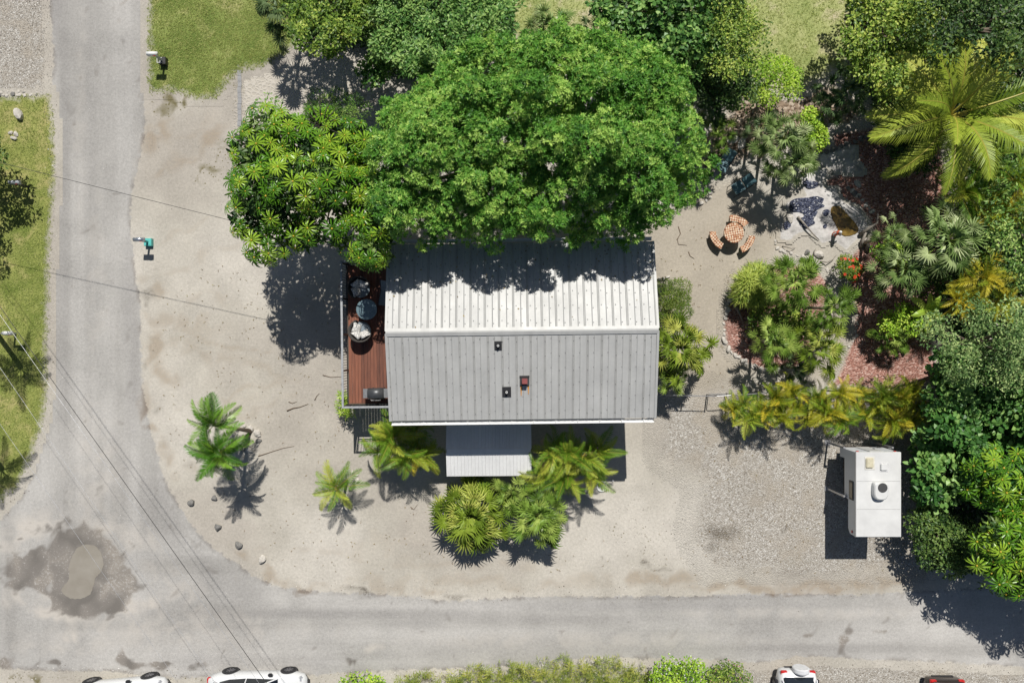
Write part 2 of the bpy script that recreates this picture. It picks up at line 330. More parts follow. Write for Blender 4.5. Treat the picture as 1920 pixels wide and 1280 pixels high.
def asphalt(t, pos):
    fine = t.noise(pos, 8.0, 5.0, 0.88); n1 = t.attr('n1'); n2 = t.attr('n2'); nz = t.attr('n3')
    c = t.ramp(t.attr('streak'), [(0.3, K(172, 169, 164)), (0.5, K(182, 179, 174)), (0.7, K(190, 187, 182))])
    c = t.mix(t.mr(t.attr('roaddark'), 0.05, 0.9, 0.0, 0.6), c, K(146, 143, 141))
    c = t.mix(t.math('MULTIPLY', t.mr(t.attr('edge'), 0.02, 0.22, 0.55, 0.0), t.mr(nz, 0.4, 0.6)), c, K(126, 118, 110))
    v = t.math('ADD', t.mr(n1, 0.25, 0.75, 0.88, 1.10), t.mr(fine, 0.25, 0.75, -0.26, 0.26)); v = t.math('ADD', v, t.mr(n2, 0.25, 0.75, -0.06, 0.06))
    c = t.mix(1.0, c, t.n('ShaderNodeCombineColor', Red=v, Green=v, Blue=v).outputs[0], 'MULTIPLY')
    c = t.mix(t.mr(t.math('MULTIPLY', t.attr('dust'), t.mr(nz, 0.3, 0.65, 0.3, 1.2)), 0.1, 0.9, 0.0, 0.8), c, K(206, 199, 189))
    dm = t.mr(t.math('MULTIPLY', t.attr('dirt'), t.mr(nz, 0.3, 0.6, 0.2, 1.2)), 0.2, 0.9, 0.0, 0.75); c = t.mix(dm, c, K(128, 112, 95))
    c = t.mix(t.mr(t.math('MULTIPLY', t.attr('dark'), t.mr(fine, 0.35, 0.6)), 0.2, 0.8, 0.0, 0.6), c, K(92, 86, 80))
    we = t.math('ADD', t.attr('wet'), t.math('MULTIPLY', t.math('SUBTRACT', t.math('ADD', nz, t.math('MULTIPLY', t.math('SUBTRACT', fine, 0.5), 0.35)), 0.5), 1.1)); wf = t.mr(we, 0.26, 0.52)
    wc = t.ramp(n2, [(0.3, K(118, 113, 107)), (0.55, K(138, 132, 125)), (0.75, K(156, 148, 138))])
    fl = t.mr(t.math('ADD', fine, t.math('MULTIPLY', n2, 0.3)), 0.72, 0.8)
    c = t.mix(t.math('MULTIPLY', wf, t.mr(fl, 0, 1, 0.95, 0.2)), c, wc)
    vv = t.voro(pos, 3.5); col = t.n('ShaderNodeSeparateColor', Color=vv.outputs['Color']).outputs
    ch = t.mr(vv.outputs['Distance'], 0.05, 0.10, 1, 0)
    c = t.mix(t.math('MULTIPLY', t.math('MULTIPLY', ch, t.mr(col[1], 0.93, 0.94)), 0.7), c, K(226, 222, 215))
    c = t.mix(t.math('MULTIPLY', t.math('MULTIPLY', ch, t.mr(col[0], 0.975, 0.98)), 0.7), c, K(86, 76, 70))
    return c, fine, t.mr(wf, 0.0, 1.0, 0.9, 0.6)
def road_extra(x, y):
    py = 640 - y * F / H; px = 960 + x * F / H
    rx = sstep(py + px * 0.9, 1150, 1420)
    st = (1 - rx) * vnoise(x * 1.5, y * 0.07, 1.0, 51, 4) + rx * vnoise(x * 0.07, y * 1.5, 1.0, 52, 4)
    return dict(streak=st, wet=blobs(WET, x, y), dust=blobs(DUST, x + (vnoise(x, y, 1.3, 3) - .5) * .8, y), roaddark=blobs(ROADDARK, x, y))
road_m = edge_mat('worn_asphalt', asphalt, soft=0.06, ragged=0.55, nscale=2.6, bump=0.5)
grid_sheet('road', ROAD, 0.006, 0.11, road_m, road_extra)

def turf(lo, mid, hi, bare):
    def fn(t, pos):
        n1 = t.attr('n1'); n2 = t.attr('n2'); n3 = t.attr('n3'); fine = t.noise(pos, 13.0, 4.0, 0.85)
        f = t.math('ADD', t.math('ADD', t.math('MULTIPLY', n1, 0.25), t.math('MULTIPLY', n2, 0.25)), t.math('ADD', t.math('MULTIPLY', n3, 0.2), t.math('MULTIPLY', fine, 0.3)))
        c = t.ramp(f, [(0.36, lo), (0.50, mid), (0.64, hi)])
        bf = t.mr(t.math('ADD', t.math('MULTIPLY', n3, 0.5), t.math('ADD', t.math('MULTIPLY', n1, 0.3), t.math('MULTIPLY', fine, 0.2))), 0.50, 0.66, 0.0, 0.75)
        v = t.mr(fine, 0.3, 0.7, 0.6, 1.3)
        c = t.mix(1.0, t.mix(bf, c, bare), t.n('ShaderNodeCombineColor', Red=v, Green=v, Blue=v).outputs[0], 'MULTIPLY')
        return c, fine, None
    return fn
lw = edge_mat('dry_turf', turf(K(112, 128, 56), K(152, 158, 86), K(178, 176, 108), K(182, 170, 118)), soft=0.25, ragged=0.9, nscale=2.0, bump=0.9)
ln = edge_mat('green_turf', turf(K(96, 118, 50), K(138, 152, 80), K(172, 180, 112), K(184, 176, 124)), soft=0.3, ragged=1.2, nscale=2.0, bump=0.9)
lne = edge_mat('sparse_turf', turf(K(142, 158, 88), K(178, 184, 120), K(198, 198, 146), K(206, 190, 166)), soft=0.4, ragged=1.2, nscale=1.6, bump=0.9)
grid_sheet('lawn', LAWN_W, 0.010, 0.16, lw); grid_sheet('lawn', LAWN_N, 0.010, 0.16, ln); grid_sheet('lawn', LAWN_NE, 0.010, 0.18, lne)
def mulch(t, pos):
    v = t.voro(t.scale(pos, (1.0, 1.6, 1.0)), 13.0); cc = t.n('ShaderNodeSeparateColor', Color=v.outputs['Color']).outputs[0]
    c = t.ramp(cc, [(0.0, K(128, 90, 78)), (0.45, K(174, 126, 112)), (0.8, K(196, 156, 143)), (1.0, K(222, 194, 182))])
    d = t.mr(t.attr('n2'), 0.25, 0.75, 0.78, 1.15)
    return t.mix(1.0, c, t.n('ShaderNodeCombineColor', Red=d, Green=d, Blue=d).outputs[0], 'MULTIPLY'), t.math('MULTIPLY', v.outputs['Distance'], -1.5), None
mm = edge_mat('red_mulch', mulch, soft=0.15, ragged=0.3, bump=0.9)
grid_sheet('mulch_bed', MULCH_E, 0.012, 0.15, mm); grid_sheet('mulch_bed', MULCH_BED, 0.012, 0.12, mm)
def gravelly(t, pos):
    vo = t.voro(pos, 21.0); vs = t.n('ShaderNodeSeparateColor', Color=vo.outputs['Color']).outputs[0]
    gc = t.ramp(vs, [(0.0, K(132, 124, 112)), (0.2, K(172, 165, 155)), (0.5, K(192, 187, 178)), (0.85, K(206, 202, 194)), (0.95, K(240, 238, 232))])
    gd = t.mr(vo.outputs['Distance'], 0.3, 0.65, 1.05, 0.86)
    gc = t.mix(1.0, gc, t.n('ShaderNodeCombineColor', Red=gd, Green=gd, Blue=gd).outputs[0], 'MULTIPLY')
    fine = t.noise(pos, 14.0, 3.0, 0.75)
    sandy = t.mix(t.mr(fine, 0.3, 0.7), K(164, 154, 140), K(196, 187, 172))
    gc = t.mix(t.mr(t.math('ADD', t.attr('n2'), t.math('MULTIPLY', t.attr('n3'), 0.5)), 0.75, 1.0, 0.25, 0.8), gc, sandy)
    kf = t.mr(t.math('MULTIPLY', t.attr('dark'), t.mr(fine, 0.35, 0.6, 0.3, 1.3)), 0.15, 0.9, 0.0, 0.7); gc = t.mix(kf, gc, K(88, 78, 64))
    wf = t.mr(t.math('MULTIPLY', t.attr('weed'), t.mr(fine, 0.4, 0.6)), 0.2, 0.6, 0.0, 0.6); gc = t.mix(wf, gc, K(104, 98, 58))
    return gc, t.math('MULTIPLY', vo.outputs['Distance'], -1.4), None
gvm = edge_mat('loose_gravel', gravelly, soft=0.5, ragged=1.6, nscale=2.5, bump=0.8)
for p_ in GRAVEL: grid_sheet('gravel_yard', p_, 0.003, 0.16, gvm, margin=0.9)
def litter(t, pos):
    v = t.voro(pos, 9.0)
    return t.ramp(t.n('ShaderNodeSeparateColor', Color=v.outputs['Color']).outputs[0], [(0, K(104, 86, 70)), (0.6, K(160, 140, 120)), (1, K(200, 184, 166))]), t.math('MULTIPLY', v.outputs['Distance'], -1.2), None
grid_sheet('leaf_litter', LITTER, 0.004, 0.18, edge_mat('dry_leaf_litter', litter, soft=0.4, ragged=1.2, bump=0.8), margin=0.7)
# turf pavers under the trees
PAVE = [(452,128),(560,80),(720,70),(730,190),(640,230),(540,235),(455,238)]
def pavers(t, pos):
    v = t.voro(t.scale(pos, (1, 1, 1)), 5.5, 'DISTANCE_TO_EDGE'); e = t.mr(v.outputs['Distance'], 0.05, 0.2)
    c = t.mix(t.math('MULTIPLY', e, t.mr(t.attr('n1'), 0.3, 0.6, 0.2, 0.55)), K(205, 198, 186), K(150, 140, 116)); return c, t.math('MULTIPLY', e, -1.0), None
grid_sheet('paved_path', PAVE, 0.008, 0.16, edge_mat('turf_block', pavers, soft=0.2, ragged=0.3, bump=0.6))
m_ = MB()
pts = [(449 + (i % 3) * 0.4, 132 + i * 10.5) for i in range(11)]
for a, b2 in zip(pts[:-1], pts[1:]):
    p, q = P(*a), P(*b2); m_.box(p.x - .09, p.x + .09, q.y + .006, p.y - .006, 0, .035)
tag(m_.build('kerb', simple('kerb_concrete', K(160, 160, 160), .9, var=.15)), kind='structure')
# ================================================================== THE HOUSE
HX, HY, HA = 0.40, 0.42, R(0.7)
EAVE, RIDGE, HL, HD = 5.0, 5.8, 5.4, 3.6
def metal_mat(name, col, metal, rough, streak=0.12):
    m, nt = new_mat(name); t = NT(nt); b = bsdf(nt); g = t.n('ShaderNodeNewGeometry').outputs['Position']
    a = t.noise(t.scale(g, (3.0, 0.5, 1)), 1.0, 4.0, 0.6); d = t.noise(g, 1.1, 4.0, 0.6); e = t.noise(g, 9.0, 3.0, 0.7)
    v = t.math('ADD', t.mr(a, 0.3, 0.7, 1 - streak, 1 + streak * .5), t.math('ADD', t.mr(d, 0.3, 0.7, -0.05, 0.05), t.mr(e, 0.3, 0.7, -0.04, 0.04)))
    t.set(b.inputs['Base Color'], t.mix(1.0, col, t.n('ShaderNodeCombineColor', Red=v, Green=v, Blue=v).outputs[0], 'MULTIPLY'))
    b.inputs['Metallic'].default_value = metal; t.set(b.inputs['Roughness'], t.mr(d, 0.3, 0.7, rough - 0.05, rough + 0.07)); MATS[name] = m; return m
roof_m = metal_mat('galvanised_roofing', (0.44, 0.44, 0.425), 0.2, 0.58, 0.07)
white_m = simple('white_paint', (0.72, 0.72, 0.70), 0.55, var=0.05)
wall_m = simple('pale_siding', (0.52, 0.53, 0.50), 0.8, var=0.06)
dark_m = simple('black_rubber', (0.02, 0.02, 0.022), 0.6, var=0.2)
glass_m = simple('window_glass', (0.03, 0.04, 0.045), 0.08, var=0.05, spec=0.8)
house = thing('house', 'raised house with pale grey metal gable roof beside the timber deck', 'house', (HX, HY, 0), HA)
# walls
wx, wy = HL - 0.42, HD - 0.42
mb = MB(); ztop = EAVE - 0.04 + 0.42 * (RIDGE - EAVE) / HD - 0.14; zr = RIDGE - 0.14
mb.add([(-wx, -wy, 0), (wx, -wy, 0), (wx, wy, 0), (-wx, wy, 0), (-wx, -wy, ztop), (wx, -wy, ztop), (wx, wy, ztop), (-wx, wy, ztop), (-wx, 0, zr), (wx, 0, zr)],
       [(0, 1, 5, 4), (2, 3, 7, 6), (1, 2, 6, 9, 5), (3, 0, 4, 8, 7), (3, 2, 1, 0)]); mb.build('wall', wall_m, house)
def window(x, y, z, w_, h_, face, parent):
    "window on a wall: face = unit normal as 'x+', 'x-', 'y-', 'y+'"
    rz = {'y-': 0, 'x+': math.pi / 2, 'y+': math.pi, 'x-': -math.pi / 2}[face]
    m_ = MB(); f = 0.07
    for a in ((-w_ / 2 - f, w_ / 2 + f, h_, h_ + f), (-w_ / 2 - f, w_ / 2 + f, -f, 0), (-w_ / 2 - f, -w_ / 2, 0, h_), (w_ / 2, w_ / 2 + f, 0, h_)): m_.box(a[0], a[1], -0.05, 0.0, a[2], a[3])
    o = m_.build('window', white_m, parent, loc=(x, y, z), rot=(0, 0, rz))
    MB().box(-w_ / 2, w_ / 2, -0.02, 0.01, 0, h_).build('pane', glass_m, o); return o
for x in (-3.4, -0.9, 1.6, 3.9): window(x, -wy - .002, 3.4, 0.9, 1.1, 'y-', house); window(x, wy + .002, 3.4, 0.9, 1.1, 'y+', house)
for y in (-1.6, 1.4): window(wx + .002, y, 3.4, 0.9, 1.1, 'x+', house)
dr = MB().box(-wx - .05, -wx + .01, -0.1, 0.85, 2.66, 4.7).build('door', white_m, house)
MB().tube([(-wx - .05, .72, 3.65), (-wx - .1, .72, 3.65), (-wx - .1, .62, 3.65)], 0.015).build('door_handle', dark_m, dr)
# roof deck and panels
rise = math.atan2(RIDGE - EAVE, HD); slope = math.hypot(HD, RIDGE - EAVE)
mb = MB(); e = HL - 0.02; k = 0.035
mb.add([(-e, -HD + .03, EAVE - k - .11), (-e, -HD + .03, EAVE - k), (-e, 0, RIDGE - k), (-e, HD - .03, EAVE - k), (-e, HD - .03, EAVE - k - .11), (-e, 0, RIDGE - k - .11),
        (e, -HD + .03, EAVE - k - .11), (e, -HD + .03, EAVE - k), (e, 0, RIDGE - k), (e, HD - .03, EAVE - k), (e, HD - .03, EAVE - k - .11), (e, 0, RIDGE - k - .11)],
       [(0, 1, 2, 5), (5, 2, 3, 4), (11, 8, 7, 6), (10, 9, 8, 11), (1, 7, 8, 2), (2, 8, 9, 3), (0, 6, 7, 1), (3, 9, 10, 4), (0, 5, 11, 6), (5, 4, 10, 11)])
roof = mb.build('roof', simple('fascia_paint', (0.45, 0.46, 0.46), 0.6), house)
NP = 19; pw = 2 * HL / NP
prof = [(0.0, 0.0), (0.018, 0.0), (0.036, 0.026), (0.054, 0.0), (0.066, 0.0), (0.084, 0.026), (0.102, 0.0), (pw / 2 + .016, 0.002), (pw / 2 + .038, 0.022), (pw / 2 + .06, 0.002), (pw - 0.003, 0.0)]
mb = MB(); n = len(prof); mb.add([(u, 0, w_) for u, w_ in prof] + [(u, slope, w_) for u, w_ in prof], [(i, i + 1, n + i + 1, n + i) for i in range(n - 1)])
pme = mb.mesh('roof_panel', roof_m)
for i in range(NP):
    x = -HL + i * pw
    link('roof_panel', pme, roof, (x, -HD, EAVE + .004 * (i % 2)), (rise, 0, 0))
    link('roof_panel', pme, roof, (x + pw, HD, EAVE + .004 * (i % 2)), (rise, 0, math.pi))
mb = MB(); c = 0.16; dz = c * math.tan(rise)
mb.add([(-HL - .015, -c, RIDGE - dz + .045), (-HL - .015, -.03, RIDGE + .052), (-HL - .015, .03, RIDGE + .052), (-HL - .015, c, RIDGE - dz + .045), (HL + .015, -c, RIDGE - dz + .045), (HL + .015, -.03, RIDGE + .052), (HL + .015, .03, RIDGE + .052), (HL + .015, c, RIDGE - dz + .045)],
       [(4, 5, 1, 0), (5, 6, 2, 1), (6, 7, 3, 2)])
mb.add([(-HL, -c, RIDGE - dz + .045), (HL, -c, RIDGE - dz + .045), (HL, -c - .01, RIDGE - dz), (-HL, -c - .01, RIDGE - dz)], [(0, 3, 2, 1)]); mb.build('ridge_cap', roof_m, roof)
for sx in (-1, 1):        # rake trim on the gable ends
    for sy in (-1, 1):
        mb = MB(); x0 = sx * HL
        mb.add([(x0 - .05, sy * (HD + .01), EAVE + .035), (x0 + .05, sy * (HD + .01), EAVE + .035), (x0 + .05, sy * .05, RIDGE + .03), (x0 - .05, sy * .05, RIDGE + .03),
                (x0 + sx * .05, sy * (HD + .01), EAVE - .13), (x0 + sx * .05, sy * .05, RIDGE - .13)], [(0, 1, 2, 3) if sy < 0 else (3, 2, 1, 0), ((1, 4, 5, 2) if sx > 0 else (0, 3, 5, 4))]); mb.build('rake_trim', roof_m, roof)
# gutters with hangers
for sy in (-1, 1):
    g_ = MB(); y0 = sy * (HD + .05); y1 = sy * (HD + .19); z0, z1 = EAVE - .16, EAVE - .05
    a, b_ = min(y0, y1), max(y0, y1)
    g_.box(-HL + .02, HL - .03, a, b_, z0, z0 + .012); g_.box(-HL + .02, HL - .03, (b_ - .012 if sy > 0 else a), (b_ if sy > 0 else a + .012), z0 + .012, z1)
    g_.box(-HL + .02, HL - .03, (b_ - .03 if sy > 0 else a), (b_ if sy > 0 else a + .03), z1, z1 + .008)
    gu = g_.build('gutter', white_m, house)
    hm = MB().box(-.012, .012, a + .02, b_, z1 + .010, z1 + .022).mesh('hanger', white_m)
    for i in range(12): link('hanger', hm, gu, (-HL + .45 + i * .9, 0, 0))
# screws along the ribs
sv = []; sf = []
for i in range(NP):
    for u in (0.06, pw / 2 + .012):
        for r_ in range(6):
            for sgn in (-1, 1):
                v_ = 0.25 + r_ * 0.6 + (0.12 if u > .1 else 0); x = -HL + i * pw + u; y = sgn * (HD - v_ * math.cos(rise)); z = EAVE + v_ * math.sin(rise) + .012
                kk = len(sv); q = .016; dzz = -sgn * q * math.tan(rise)
                sv += [(x - q, y - q, z - dzz + .01), (x + q, y - q, z - dzz + .01), (x + q, y + q, z + dzz + .01), (x - q, y + q, z + dzz + .01), (x, y, z + .02)]
                sf += [(kk, kk + 1, kk + 4), (kk + 1, kk + 2, kk + 4), (kk + 2, kk + 3, kk + 4), (kk + 3, kk, kk + 4)]
tag(link('roof_screw', np_mesh('roof_screw', sv, sf, simple('screw_head', (0.16, 0.16, 0.16), .6)), roof), kind='stuff')
def on_roof(px, py, zg=5.5):
    "local point on the roof for a photo pixel"
    for _ in range(5):
        p = P(px, py, zg) - Vector((HX, HY, 0)); p = Matrix.Rotation(-HA, 3, 'Z') @ p; zg = RIDGE - abs(p.y) * (RIDGE - EAVE) / HD
    return Vector((p.x, p.y, zg))
for px, py, s_ in ((934, 648, 0.30), (950, 734.5, 0.36)):
    p = on_roof(px, py); Mx = Matrix.Translation(p + Vector((0, 0, .03))) @ Matrix.Rotation(rise, 4, 'X')
    m_ = MB(); m_.box(-s_ / 2, s_ / 2, -s_ / 2 - .03, s_ / 2 + .03, -.03, .012, Mx, 0.004); bo = m_.build('vent_flashing', dark_m, roof)
    m_ = MB(); m_.lathe([(.10, -.02), (.075, .06), (.05, .10)], 16, Matrix.Translation(p + Vector((0, 0, .03)))); m_.build('vent_boot', dark_m, bo)
    m_ = MB(); m_.lathe([(.045, 0), (.045, .24), (.028, .24), (.028, .05)], 16, Matrix.Translation(p)); m_.build('vent_pipe', white_m, bo)
p = on_roof(983.5, 714); s_ = .19
m_ = MB(); m_.box(p.x - s_, p.x + s_, p.y - .18, p.y + .2, p.z - .08, p.z + .07, None, .012); fl = m_.build('flue_flashing', simple('bitumen', (.03, .03, .032), .7), roof)
m_ = MB(); m_.box(p.x - .11, p.x + .11, p.y - .11, p.y + .11, p.z, p.z + .34, None, .01); m_.build('flue', simple('red_oxide', K(140, 70, 68), .6), fl)
m_ = MB(); m_.box(p.x - .20, p.x + .20, p.y + .16, p.y + .22, p.z - .02, p.z + .11); m_.build('flue_bracket', dark_m, fl)
for sx in (-.14, .15):
    m_ = MB(); L_ = .42 if sx < 0 else .36; zz = lambda y: RIDGE - abs(y) * (RIDGE - EAVE) / HD + .034
    ys_ = [p.y - .19 - L_ * q for q in (0, .5, 1)]; ws_ = (.035, .022, .012)
    m_.add([(p.x + sx + k_ * ws_[i], ys_[i], zz(ys_[i])) for i in range(3) for k_ in (-1, 1)], [(0, 2, 3, 1), (2, 4, 5, 3)])
    m_.build('rust_streak', simple('rust_stain', K(206, 142, 62), .8, var=.3, scale=20), fl)

# ------------------------------------------------------------------ the deck
DZ = 2.65
def wood_mat(name, lo, hi, ax=1):
    m, nt = new_mat(name); t = NT(nt); b = bsdf(nt); g = t.n('ShaderNodeNewGeometry').outputs['Position']; r = t.n('ShaderNodeObjectInfo').outputs['Random']
    v = t.n('ShaderNodeVectorMath', _operation='ADD', i0=t.scale(g, (18, 1.2, 6) if ax else (1.2, 18, 6)), i1=t.n('ShaderNodeCombineXYZ', X=t.math('MULTIPLY', r, 50.0)).outputs[0]).outputs[0]
    nz = t.noise(v, 1.0, 4.0, 0.65); f = t.math('ADD', t.math('MULTIPLY', nz, 0.75), t.math('MULTIPLY', r, 0.3))
    t.set(b.inputs['Base Color'], t.ramp(f, [(0.25, lo), (0.8, hi)])); b.inputs['Roughness'].default_value = 0.6
    t.set(b.inputs['Normal'], t.n('ShaderNodeBump', Strength=.3, Distance=.01, Height=nz).outputs[0]); MATS[name] = m; return m
deck_m = wood_mat('stained_decking', K(84, 48, 35), K(156, 96, 70)); rail_m = simple('grey_rail', (0.34, 0.35, 0.36), 0.5, metal=.2); blk_m = simple('black_metal', (0.025, 0.025, 0.028), 0.45, var=.1)
deck = thing('deck', 'raised brown timber deck with grey railing on the end of the house', 'deck', (HX, HY, 0), HA)
dx0, dx1, dy0, dy1 = -7.62, -wx - 0.02, -3.06, 3.0
nb = 19; bw = (dx1 - dx0) / nb
bm_ = MB().box(0.004, bw - .004, dy0, dy1, -.035, 0, None, .004).mesh('plank', deck_m)
for i in range(nb): link('plank', bm_, deck, (dx0 + i * bw, 0, DZ))
frame_m = wood_mat('deck_framing', K(80, 66, 54), K(120, 104, 88))
m_ = MB()
for y in (dy0 + .03, -1.5, 0, 1.5, dy1 - .03): m_.box(dx0, dx1, y - .03, y + .03, DZ - .24, DZ - .037)
m_.box(dx0 - .04, dx0 - .002, dy0 - .04, dy1 + .04, DZ - .24, DZ - .01); m_.box(dx0, dx1, dy0 - .042, dy0 - .002, DZ - .24, DZ - .01); m_.box(dx0, dx1, dy1 + .002, dy1 + .042, DZ - .24, DZ - .01); m_.build('joist_frame', frame_m, deck)
pm = MB().box(-.07, .07, -.07, .07, 0, DZ - .242).mesh('support_post', frame_m)
for x in (dx0 + .1, dx1 - .9):
    for y in (dy0 + .1, 0.05, dy1 - .1): link('support_post', pm, deck, (x, y, 0))
RZ = DZ + 1.03
post = MB().box(-.035, .035, -.035, .035, -.2, 1.0).mesh('rail_post', blk_m)
bal = MB().box(-.009, .009, -.009, .009, .09, .985).mesh('baluster', blk_m)
rx = dx0 - .045
def run(a, b_, n_post, n_bal):
    a = Vector(a); b_ = Vector(b_); d = (b_ - a); L = d.length; ang = math.atan2(d.y, d.x); o = MB().box(-.045, L + .045, -.045, .045, RZ - .045, RZ - .005, None, .006).build('top_rail', rail_m, deck, loc=(a.x, a.y, 0), rot=(0, 0, ang))
    MB().box(.036, L - .036, -.018, .018, DZ + .06, DZ + .09).build('bottom_rail', blk_m, o)
    for i in range(n_post):
        q = a + d * (i / (n_post - 1)); link('rail_post', post, deck, (q.x, q.y, DZ))
    for i in range(n_bal):
        q = a + d * ((i + .5) / n_bal); link('baluster', bal, deck, (q.x, q.y, DZ))
run((rx, dy0 - .08), (rx, dy1 + .08), 5, 54); run((rx + .1, dy0 - .08), (dx1 - .2, dy0 - .08), 3, 19); run((rx + .1, dy1 + .08), (dx1 - .2, dy1 + .08), 3, 19)

# ------------------------------------------------------------------ the shed
SHX, SHY = (-2.89 + .83) / 2, (-3.66 - 6.0) / 2
shed = thing('garden_shed', 'small white ribbed metal shed between the house and fan palms', 'shed', (SHX, SHY, 0), R(0.4))
sw, sd, se, sr = 1.86, 1.17, 2.28, 2.58
m_ = MB(); a, b_ = sw - .08, sd - .08
m_.add([(-a, -b_, 0), (a, -b_, 0), (a, b_, 0), (-a, b_, 0), (-a, -b_, se - .04), (a, -b_, se - .04), (a, b_, se - .04), (-a, b_, se - .04), (-a, 0, sr - .06), (a, 0, sr - .06)], [(0, 1, 5, 4), (2, 3, 7, 6), (1, 2, 6, 9, 5), (3, 0, 4, 8, 7), (3, 2, 1, 0)]); m_.build('wall', simple('shed_wall', (.6, .6, .58), .7), shed)
shm = metal_mat('white_ribbed_metal', (0.70, 0.70, 0.69), 0.0, 0.5, 0.05)
NS = 24; pw2 = 2 * sw / NS; sl2 = math.hypot(sd, sr - se); ri2 = math.atan2(sr - se, sd)
prof = [(0, 0), (.012, .014), (.026, .014), (.036, 0), (pw2 * .5, 0), (pw2 * .5 + .008, .005), (pw2 * .5 + .016, 0), (pw2 - .002, 0)]; n = len(prof)
mb = MB(); mb.add([(u, 0, v) for u, v in prof] + [(u, sl2, v) for u, v in prof], [(i, i + 1, n + i + 1, n + i) for i in range(n - 1)]); spm = mb.mesh('roof_panel', shm)
srf = MB().box(-sw, sw, -.09, .09, sr - .02, sr + .016, None, .012).build('ridge_cap', shm, shed)
for i in range(NS):
    link('roof_panel', spm, shed, (-sw + i * pw2, -sd, se), (ri2, 0, 0)); link('roof_panel', spm, shed, (-sw + (i + 1) * pw2, sd, se), (ri2, 0, math.pi))
dd = MB().box(-.45, .45, -b_ - .03, -b_ + .01, .05, 1.95).build('door', simple('shed_door', (.5, .5, .48), .6), shed); MB().box(.32, .38, -b_ - .06, -b_ - .03, .95, 1.1).build('handle', dark_m, dd)
for sx in (-1, 1):
    for sy in (-1, 1):
        m_ = MB(); x0 = sx * sw
        m_.add([(x0 - .03, sy * sd, se + .02), (x0 + .03, sy * sd, se + .02), (x0 + .03, sy * .08, sr + .0), (x0 - .03, sy * .08, sr + .0), (x0 + sx * .03, sy * sd, se - .07), (x0 + sx * .03, sy * .08, sr - .07)], [(0, 1, 2, 3) if sy < 0 else (3, 2, 1, 0), ((1, 4, 5, 2) if sx > 0 else (0, 3, 5, 4))]); m_.build('rake_trim', shm, shed)
# ================================================================== VEGETATION
def unit(a): return a / (np.linalg.norm(a, axis=1, keepdims=True) + 1e-9)
def leaf_quads(pos, d, nrm, L, Wd, droop=0.15, fold=0.0):
    "diamond leaves: base, left, tip, right"
    s_ = unit(np.cross(nrm, d)); L = L[:, None]; Wd = Wd[:, None]; n = len(pos); up = nrm
    V = np.empty((n, 4, 3), np.float32)
    V[:, 0] = pos; V[:, 1] = pos + d * L * .5 + s_ * Wd * .5 + up * Wd * fold; V[:, 3] = pos + d * L * .5 - s_ * Wd * .5 + up * Wd * fold
    V[:, 2] = pos + d * L; V[:, 2, 2] -= (L[:, 0] * droop)
    return V.reshape(-1, 3), np.arange(n * 4).reshape(n, 4)
def leaf_oval(pos, d, nrm, L, Wd, droop=0.1, cup=0.1):
    "six-cornered broad leaf"
    s_ = unit(np.cross(nrm, d)); L = L[:, None]; Wd = Wd[:, None]; n = len(pos); V = np.empty((n, 6, 3), np.float32)
    V[:, 0] = pos; V[:, 1] = pos + d * L * .35 + s_ * Wd * .5 + nrm * Wd * cup; V[:, 2] = pos + d * L * .75 + s_ * Wd * .42 + nrm * Wd * cup
    V[:, 3] = pos + d * L; V[:, 3, 2] -= L[:, 0] * droop; V[:, 4] = pos + d * L * .75 - s_ * Wd * .42 + nrm * Wd * cup; V[:, 5] = pos + d * L * .35 - s_ * Wd * .5 + nrm * Wd * cup
    return V.reshape(-1, 3), np.arange(n * 6).reshape(n, 6)
def lumps_in(poly, z_edge, z_top, r, rng, n_try=4000, power=0.5, jit=0.25):
    "blob centres filling a crown outline drawn in photo pixels"
    poly = np.array(poly, float); x0, y0 = poly.min(0); x1, y1 = poly.max(0)
    g = rng.uniform((x0, y0), (x1, y1), (n_try, 2)); d = sdf(poly, g[:, 0], g[:, 1]); dm = max(d.max(), 1e-6); out = []
    for (x, y), dd in zip(g, d):
        px_m = F / (H - z_edge)
        if dd < r * px_m * 0.55: continue
        u = min(1.0, dd / dm); z = z_edge + (z_top - z_edge) * (1 - (1 - u) ** 2) ** power + rng.normal(0, jit)
        p = np.array(P(x, y, z)); 
        if all((p[0] - q[0]) ** 2 + (p[1] - q[1]) ** 2 > (r * .98) ** 2 for q, _ in out): out.append((p, r * rng.uniform(.75, 1.25)))
    return out
def shell_points(lumps, n, rng, flat=0.75, low=-0.35):
    k = rng.integers(0, len(lumps), n); c = np.array([l[0] for l in lumps])[k]; r = np.array([l[1] for l in lumps])[k]
    v = unit(rng.normal(size=(n, 3))); v[:, 2] = np.where(v[:, 2] < low, -v[:, 2], v[:, 2])
    rr = r * rng.uniform(0.55, 1.05, n) ** 0.6
    p = c + v * rr[:, None] * np.array([1, 1, flat]); return p, v, k
def limbs(name, base, lumps, r0, mat, parent, rng, n=14, fork=0.35):
    m_ = MB(); top = np.mean([l[0] for l in lumps], axis=0); b = Vector(base); f = b + (Vector(top) - b) * fork; f.z = b.z + (top[2] - b.z) * fork
    mid = b.lerp(f, .5) + Vector((rng.normal(0, .12), rng.normal(0, .12), 0))
    pts = [b, mid, f]; rads = [r0 * 1.25, r0, r0 * .85]
    m_.smooth = True; m_.tube([p - b for p in pts], rads, 8)
    for i in rng.choice(len(lumps), min(n, len(lumps)), replace=False):
        q = Vector(lumps[i][0]); q.z -= lumps[i][1] * .3; a = f.lerp(q, .5); a.z += .1 * (q - f).length * .5
        m_.tube([f - b, a - b, q - b], [r0 * .55, r0 * .32, r0 * .12], 5, cap=False)
    return m_.build(name, mat, parent)
bark_m = simple('bark', K(120, 108, 94), .9, var=.25, scale=5, bump=.5); dkbark_m = simple('dark_bark', K(70, 60, 50), .9, var=.25, scale=5, bump=.5)
